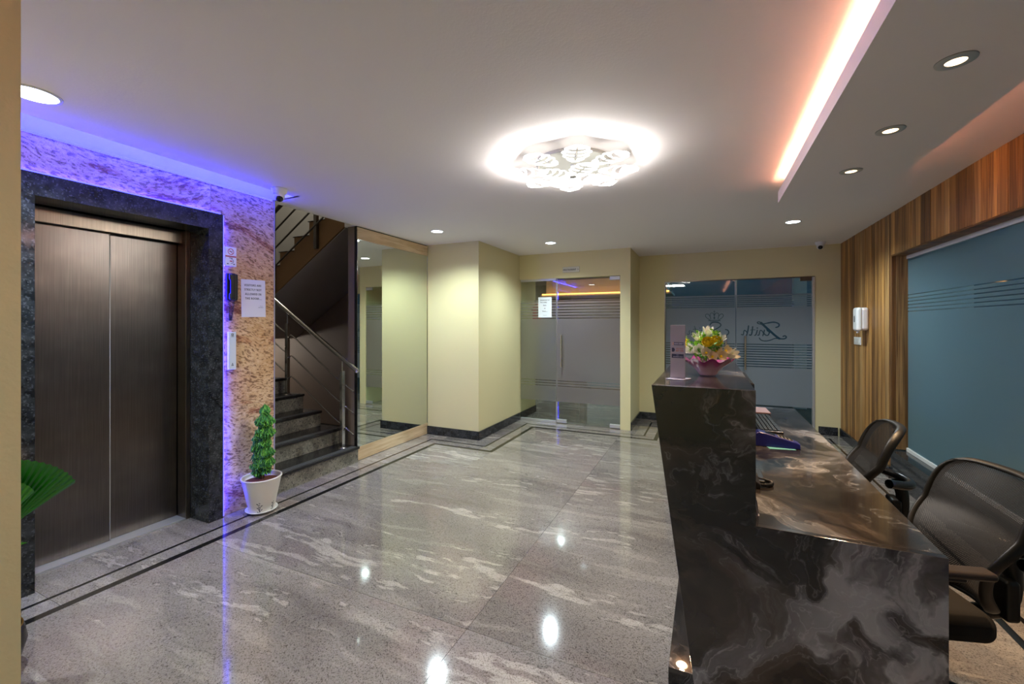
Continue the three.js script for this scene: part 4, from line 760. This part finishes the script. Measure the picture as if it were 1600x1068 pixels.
  for (let i = 0; i < 46; i++) {
    const a = rr(0, 6.283), lean = rr(0.15, 1.0), len = rr(0.13, 0.205), tip = new THREE.Vector3(Math.sin(lean) * Math.cos(a) * len * 0.75, 0.03 + Math.cos(lean * 0.75) * len, Math.sin(lean) * Math.sin(a) * len * 0.75), base = new THREE.Vector3(tip.x * 0.2, 0.03, tip.z * 0.2);
    stems.push(bar(base, tip, 0.0011, 5));
    for (let k = 0; k < 14; k++) { const p = base.clone().lerp(tip, 0.45 + 0.55 * k / 13), q = lf.clone(); q.rotateX(rr(-1, 1)); q.rotateZ(rr(-1.6, 1.6)); q.rotateY(rr(0, 6.28)); q.translate(p.x, p.y, p.z); gl[i % 2].push(q); }
  }
  part(gr, 'stem', stems, stemM); part(gr, 'leaves', gl[0], greenM); part(gr, 'leaves', gl[1], limeM); gr.userData.kind = 'stuff';
}

// ---------------------------------------------------------------- office chairs
function officeChair(label, x, d, turn) {
  const t = thing('office_chair', label, 'office chair', [x, 0, d], turn, 'black mesh office chairs behind the reception desk');
  // local frame: the sitter faces -X; lateral axis z; the backrest stands near x = 0.2
  const halfW = (v) => 0.212 * (0.66 + 0.34 * sst(0.0, 0.62, v)) ;
  const Y0 = 0.44, Y1 = 0.955, prof = (v) => 0.20 - 0.055 * Math.sin(Math.PI * Math.min(1, v / 0.62)) * (v < 0.62 ? 1 : 0) + 0.10 * Math.pow(Math.max(0, v - 0.35) / 0.65, 1.6);
  const P = (u, v) => { const e = Math.pow(Math.max(0, 1 - Math.pow(Math.abs(2 * v - 1), 5)), 1 / 5), w = halfW(v) * (0.35 + 0.65 * e); return new THREE.Vector3(prof(v) - 0.05 * u * u, Y0 + (Y1 - Y0) * v, u * w); };
  // mesh: a thin curved sheet with a woven mask
  const nu = 24, nv = 36, pos = [], uv = [], idx = [];
  for (let j = 0; j <= nv; j++) for (let i = 0; i <= nu; i++) { const u = -0.97 + 1.94 * i / nu, v = 0.015 + 0.97 * j / nv, p = P(u, v); pos.push(p.x, p.y, p.z); uv.push(p.z / 0.008, p.y / 0.008); }
  for (let j = 0; j < nv; j++) for (let i = 0; i < nu; i++) { const a = j * (nu + 1) + i, b = a + nu + 1; idx.push(a, b, a + 1, a + 1, b, b + 1); }
  const g = new THREE.BufferGeometry(); g.setAttribute('position', new THREE.Float32BufferAttribute(pos, 3)); g.setAttribute('uv', new THREE.Float32BufferAttribute(uv, 2)); g.setIndex(idx); g.computeVertexNormals();
  const back = part(t, 'backrest', g, chairMesh);
  // frame: closed sweep round the edge of the sheet, flat section deeper than wide
  const loop = []; const N = 120;
  for (let i = 0; i < N; i++) { const a = i / N * 2 * Math.PI, c = Math.cos(a), s = Math.sin(a), k = 1 / Math.pow(Math.pow(Math.abs(c), 5) + Math.pow(Math.abs(s), 5), 1 / 5); loop.push([c * k, 0.5 + 0.5 * s * k]); }
  const ring = loop.map(([u, v]) => { const w = halfW(v); return new THREE.Vector3(prof(v) - 0.05 * u * u, Y0 + (Y1 - Y0) * v, u * w); });
  const fp = [], fi = [], S = 12;
  ring.forEach((p, i) => {
    const T = new THREE.Vector3().subVectors(ring[(i + 1) % N], ring[(i + N - 1) % N]).normalize(), dep = new THREE.Vector3(1, 0, 0).addScaledVector(T, -T.x).normalize(), side = new THREE.Vector3().crossVectors(T, dep);
    for (let k = 0; k < S; k++) { const a = k / S * 2 * Math.PI, q = p.clone().addScaledVector(side, 0.011 * Math.cos(a)).addScaledVector(dep, 0.010 + 0.022 * Math.sin(a)); fp.push(q.x, q.y, q.z); }
  });
  for (let i = 0; i < N; i++) for (let k = 0; k < S; k++) { const a = i * S + k, b = i * S + (k + 1) % S, c = ((i + 1) % N) * S + k, e = ((i + 1) % N) * S + (k + 1) % S; fi.push(a, b, c, b, e, c); }
  const fg = new THREE.BufferGeometry(); fg.setAttribute('position', new THREE.Float32BufferAttribute(fp, 3)); fg.setIndex(fi); fg.computeVertexNormals();
  part(t, 'back_frame', clean(fg), M.plasticSoft);
  // rear support: curved lumbar bracket, upright bar and a glossy shell
  part(t, 'lumbar_support', [tube([new THREE.Vector3(0.23, 0.66, -0.17), new THREE.Vector3(0.33, 0.64, -0.09), new THREE.Vector3(0.36, 0.635, 0), new THREE.Vector3(0.33, 0.64, 0.09), new THREE.Vector3(0.23, 0.66, 0.17)], 0.024, 30, 10)], M.plasticBlack);
  part(t, 'back_bar', [tube([new THREE.Vector3(0.31, 0.64, 0), new THREE.Vector3(0.33, 0.54, 0), new THREE.Vector3(0.31, 0.42, 0), new THREE.Vector3(0.20, 0.385, 0), new THREE.Vector3(0.0, 0.385, 0)], 0.03, 40, 12), new RoundedBoxGeometry(0.05, 0.16, 0.12, 3, 0.015).translate(0.29, 0.46, 0)], M.plasticSoft);
  // armrests: looped supports with pads
  for (const s of [-1, 1]) {
    const z = s * 0.25;
    const a = part(t, 'armrest', [tube([new THREE.Vector3(-0.14, 0.40, s * 0.18), new THREE.Vector3(-0.14, 0.41, z - s * 0.02), new THREE.Vector3(-0.14, 0.46, z), new THREE.Vector3(-0.13, 0.58, z), new THREE.Vector3(-0.10, 0.645, z)], 0.018, 40, 10), new RoundedBoxGeometry(0.12, 0.018, 0.045, 2, 0.006).translate(-0.09, 0.643, z)], M.plasticBlack);
    part(a, 'pad', new RoundedBoxGeometry(0.26, 0.028, 0.06, 4, 0.012).translate(-0.07, 0.66, z), std({ color: 0x2d2622, roughness: 0.35 }));
  }
  const seat = new RoundedBoxGeometry(0.47, 0.095, 0.48, 6, 0.045); { const p = seat.attributes.position; for (let i = 0; i < p.count; i++) { const x = p.getX(i), y = p.getY(i), z = p.getZ(i); p.setY(i, y + (y > 0 ? 0.012 * (1 - 16 * z * z * x * x) : 0) - (x < -0.12 ? (x + 0.12) * (x + 0.12) * 0.9 : 0)); } seat.computeVertexNormals(); seat.translate(-0.13, 0.44, 0); }
  part(t, 'seat', seat, M.fabric);
  part(t, 'mechanism', new RoundedBoxGeometry(0.22, 0.05, 0.16, 2, 0.012).translate(-0.03, 0.385, 0), M.plasticSoft);
  part(t, 'gas_lift', [cyl(0.024, 0.024, 0.16, 20).translate(-0.03, 0.29, 0), cyl(0.034, 0.03, 0.14, 20).translate(-0.03, 0.17, 0)], M.plasticSoft);
  for (let i = 0; i < 5; i++) {
    const a = i / 5 * 2 * Math.PI + 0.3, ex = -0.03 + 0.27 * Math.cos(a), ez = 0.27 * Math.sin(a);
    const leg = part(t, 'leg', bar(new THREE.Vector3(-0.03, 0.115, 0), new THREE.Vector3(ex, 0.085, ez), 0.018, 10), M.plasticSoft);
    part(leg, 'caster', [cyl(0.026, 0.026, 0.018, 20).rotateX(Math.PI / 2).translate(ex, 0.026, ez - 0.014), cyl(0.026, 0.026, 0.018, 20).rotateX(Math.PI / 2).translate(ex, 0.026, ez + 0.014), cyl(0.008, 0.008, 0.06, 8).translate(ex, 0.055, ez)], M.plasticBlack);
  }
  return t;
}
const weave = canvasTex(32, 32, (c, w, h) => { c.fillStyle = '#fff'; c.fillRect(0, 0, w, h); c.fillStyle = '#000'; for (const [x, y] of [[8, 8], [24, 24]]) { c.beginPath(); c.ellipse(x, y, 4.5, 4.5, 0, 0, 7); c.fill(); } }, false);
weave.wrapS = weave.wrapT = THREE.RepeatWrapping;
const chairMesh = std({ color: 0x0e0e10, roughness: 0.55, alphaMap: weave, alphaTest: 0.5, side: THREE.DoubleSide });
officeChair('black mesh office chair at the open end of the desk', 0.775, 2.27, 0.27);
officeChair('black mesh office chair further along the desk by the wood cladding', 0.68, 3.16, -0.06);

// ---------------------------------------------------------------- wall fittings on the wood cladding
{
  const t = thing('hand_dispenser', 'white wall-mounted hand sanitizer dispenser on the wood cladding', 'dispenser', [XW - 0.004, 1.59, 6.1]);
  part(t, 'back_housing', new RoundedBoxGeometry(0.075, 0.26, 0.145, 5, 0.03).translate(-0.037, 0, 0), std({ color: 0xd9cfca, roughness: 0.3 }));
  part(t, 'front_cover', new RoundedBoxGeometry(0.06, 0.27, 0.15, 5, 0.028).translate(-0.088, -0.004, 0), M.plasticWhite);
  part(t, 'level_window', new THREE.BoxGeometry(0.004, 0.07, 0.02).translate(-0.1185, 0.0, 0), M.lens);
  part(t, 'nozzle', cyl(0.012, 0.016, 0.03, 16).translate(-0.085, -0.145, 0), M.plasticWhite);
  const s = thing('light_switch', 'small square white switch plate under the hand dispenser', 'switch', [XW - 0.004, 1.33, 6.43]);
  part(s, 'plate', new RoundedBoxGeometry(0.012, 0.092, 0.24, 2, 0.004).translate(-0.006, 0, 0), M.plasticWhite);
  for (const z of [-0.06, 0, 0.06]) part(s, 'rocker', new RoundedBoxGeometry(0.008, 0.05, 0.045, 2, 0.003).translate(-0.013, 0, z), std({ color: 0xd6d6d0, roughness: 0.3 }));
}

// ---------------------------------------------------------------- plants
{
  const base = [-3.335, 0, 2.345];
  const p = thing('flower_pot', 'white tapered pot with a dark leaf print on a saucer', 'pot', base);
  part(p, 'saucer', lathe([[0.001, 0.008], [0.085, 0.008], [0.112, 0.026], [0.118, 0.026], [0.118, 0.02], [0.09, 0.0], [0.001, 0.0]], 56), M.plasticWhite);
  const potTex = canvasTex(1024, 512, (c, w, h) => {
    c.fillStyle = '#d9d2c6'; c.fillRect(0, 0, w, h); c.strokeStyle = c.fillStyle = '#1c1c20';
    for (const [cx, sc] of [[130, 1], [300, 0.8], [470, 1.1], [640, 0.8], [800, 1], [950, 0.9]]) for (let k = 0; k < 5; k++) { const x = cx + (k % 2 ? 26 : -20) * sc, y = 470 - k * 30 * sc; c.lineWidth = 4; c.beginPath(); c.moveTo(cx, 500); c.quadraticCurveTo(cx, y + 30, x, y); c.stroke(); c.beginPath(); c.ellipse(x, y, 13 * sc, 6 * sc, k % 2 ? -0.6 : 0.6, 0, 7); c.fill(); c.beginPath(); c.ellipse(x + (k % 2 ? -24 : 24) * sc, y - 10, 9 * sc, 4 * sc, 0.9, 0, 7); c.stroke(); }
  });
  part(p, 'pot', lathe([[0.001, 0.012], [0.088, 0.012], [0.094, 0.02], [0.142, 0.262], [0.150, 0.275], [0.150, 0.282], [0.146, 0.286], [0.138, 0.284], [0.134, 0.27], [0.128, 0.24], [0.001, 0.24]], 64), std({ map: potTex, roughness: 0.35 }));
  { const g = p.children[1].geometry, q = g.attributes.position, uv = g.attributes.uv; for (let i = 0; i < q.count; i++) uv.setY(i, q.getY(i) / 0.29); }
  part(p, 'soil', lathe([[0.13, 0.245], [0.09, 0.256], [0.04, 0.262], [0.001, 0.26]].reverse(), 40), std({ color: 0x5a2c1a, roughness: 1 }));
  const s = thing('conifer', 'small narrow green conifer growing in the white pot', 'plant', [base[0] + 0.015, 0.25, base[2] + 0.005]);
  part(s, 'trunk', [tube([new THREE.Vector3(0, 0, 0), new THREE.Vector3(0.006, 0.2, 0), new THREE.Vector3(0.012, 0.52, 0.004)], 0.008, 16, 8), tube([new THREE.Vector3(-0.01, 0, 0.01), new THREE.Vector3(-0.04, 0.14, 0.012), new THREE.Vector3(-0.062, 0.30, 0.012)], 0.006, 16, 8)], std({ color: 0x5b3d25, roughness: 0.9 }));
  const spray = () => { const G = new THREE.ConeGeometry(0.0042, 0.032, 5); G.translate(0, 0.014, 0); return G; };
  const tones = [0x4b9430, 0x2f7428, 0x74b83c, 0x205a22].map((color) => std({ color, roughness: 0.7 })), sets = [[], [], [], []]; const sp = spray();
  const column = (cx, cz, y0, y1, r, n, bend) => { for (let i = 0; i < n; i++) {
    const v = Math.pow(rnd(), 0.9), y = y0 + (y1 - y0) * v, env = r * Math.pow(Math.sin(Math.PI * (0.12 + 0.84 * v)), 0.7) * (1 + 0.28 * Math.sin(v * 21 + cx * 40)), a = rr(0, 6.283), q = env * Math.sqrt(rr(0.12, 1));
    const G = sp.clone(); G.scale(1, rr(0.7, 1.3), 1); G.rotateZ(rr(0.15, 0.75)); G.rotateY(-a + Math.PI + rr(-0.7, 0.7)); G.rotateY(Math.PI); G.translate(cx + bend * v + q * Math.cos(a), y, cz + q * Math.sin(a)); sets[Math.floor(rnd() * 4)].push(G); } };
  column(0.016, 0, 0.27, 0.60, 0.066, 2600, 0.004); column(-0.058, 0.012, 0.13, 0.38, 0.042, 1000, -0.010); column(0.034, -0.006, 0.05, 0.34, 0.055, 1300, -0.006); column(-0.045, 0.01, 0.02, 0.22, 0.058, 1200, 0);
  sets.forEach((l, i) => { const m = part(s, 'foliage', l, tones[i]); m.userData.kind = 'stuff'; });
}
{
  const pos = [-2.853, 0, 0.712];
  const p = thing('bronze_pot', 'dark bronze round pot mostly hidden by the cream wall end', 'pot', pos);
  part(p, 'pot', lathe([[0.001, 0], [0.09, 0], [0.10, 0.01], [0.135, 0.06], [0.15, 0.12], [0.14, 0.18], [0.115, 0.215], [0.125, 0.235], [0.13, 0.235], [0.12, 0.22], [0.001, 0.215]], 56), std({ color: 0x2a2422, roughness: 0.25, metalness: 0.4 }));
  part(p, 'gold_line', new THREE.TorusGeometry(0.134, 0.003, 8, 60).rotateX(Math.PI / 2).translate(0, 0.19, 0), std({ color: 0xb08a3a, metalness: 1, roughness: 0.3 }));
  const t = thing('fan_palm', 'fan palm with glossy pleated green leaves beside the cream wall end', 'plant', [pos[0], 0.215, pos[2]]);
  // a pleated fan blade with a toothed rim, spread round its stalk
  const fan = (R, spread, pleats) => { const P = [], I = [], n = pleats * 2; const nr = 10; for (let i = 0; i <= n; i++) for (let j = 0; j <= nr; j++) { const a = -spread / 2 + spread * i / n, f = j / nr, edge = R * (1 - 0.10 * Math.pow(Math.abs(a) / (spread / 2), 3)) * (i % 2 ? 1.0 : 0.972), r = f * edge, y = (i % 2 ? 1 : -1) * 0.0035 * f + 0.20 * r * r / R - 0.10 * r * Math.pow(Math.abs(a) / 1.6, 2); P.push(r * Math.sin(a), y, -r * Math.cos(a)); } for (let i = 0; i < n; i++) for (let j = 0; j < nr; j++) { const a = i * (nr + 1) + j, b = a + nr + 1; I.push(a, a + 1, b, b, a + 1, b + 1); } const g = new THREE.BufferGeometry(); g.setAttribute('position', new THREE.Float32BufferAttribute(P, 3)); g.setIndex(I); const q = g.toNonIndexed(); q.computeVertexNormals(); return q; };
  const gm = [0x1e7a1a, 0x3f9a26].map((color) => phys({ color, roughness: 0.32, transmission: 0.25, thickness: 0, side: THREE.DoubleSide }));
  const stalk = std({ color: 0x4a7a2a, roughness: 0.5 });
  const leaf = (R, spread, pleats, hub, dir, normal, m) => {
    const z = new THREE.Vector3(...dir).normalize().negate(), y = new THREE.Vector3(...normal); y.addScaledVector(z, -y.dot(z)).normalize(); const x = new THREE.Vector3().crossVectors(y, z);
    const b = part(t, 'leaf', clean(fan(R, spread, pleats)), gm[m]); b.matrixAutoUpdate = true; b.quaternion.setFromRotationMatrix(new THREE.Matrix4().makeBasis(x, y, z)); b.position.set(...hub);
    part(t, 'stalk', tube([new THREE.Vector3(0, 0, 0), new THREE.Vector3(hub[0] * 0.3, hub[1] * 0.6, hub[2] * 0.3), new THREE.Vector3(...hub)], 0.004, 20, 8), stalk);
  };
  leaf(0.40, 1.35, 22, [0.06, 0.385, -0.027], [0.22, 0.97, -0.10], [0.85, -0.15, 0.45], 0);
  leaf(0.31, 0.85, 13, [0.055, 0.395, -0.008], [0.28, 0.95, -0.13], [0.85, -0.1, 0.55], 1);
  leaf(0.25, 2.2, 18, [-0.10, 0.30, 0.02], [-0.8, 0.5, 0.3], [0.3, 0.8, 0.4], 0);
  leaf(0.24, 2.2, 18, [-0.02, 0.26, 0.10], [-0.1, 0.6, 0.9], [0, 0.8, -0.4], 1);
  const tip = petalTip(); part(t, 'young_leaf', tip, gm[1]);
  function petalTip() { const g = new THREE.PlaneGeometry(0.028, 0.16, 4, 10), q = g.attributes.position; for (let i = 0; i < q.count; i++) { const s = q.getY(i) / 0.16 + 0.5, w = Math.sin(Math.PI * (0.1 + 0.9 * s)); const r = 0.06 + 0.165 * s; q.setXYZ(i, 0.91 * r, 0.28 + 0.20 * s - 0.10 * s * s + q.getX(i) * w, -0.416 * r + 0.2 * Math.abs(q.getX(i)) * w); } g.computeVertexNormals(); return clean(g); }
}

scene.traverse((o) => { if (o.isLight) { o.castShadow = !o.isRectAreaLight; } });
renderer.render(scene, camera);
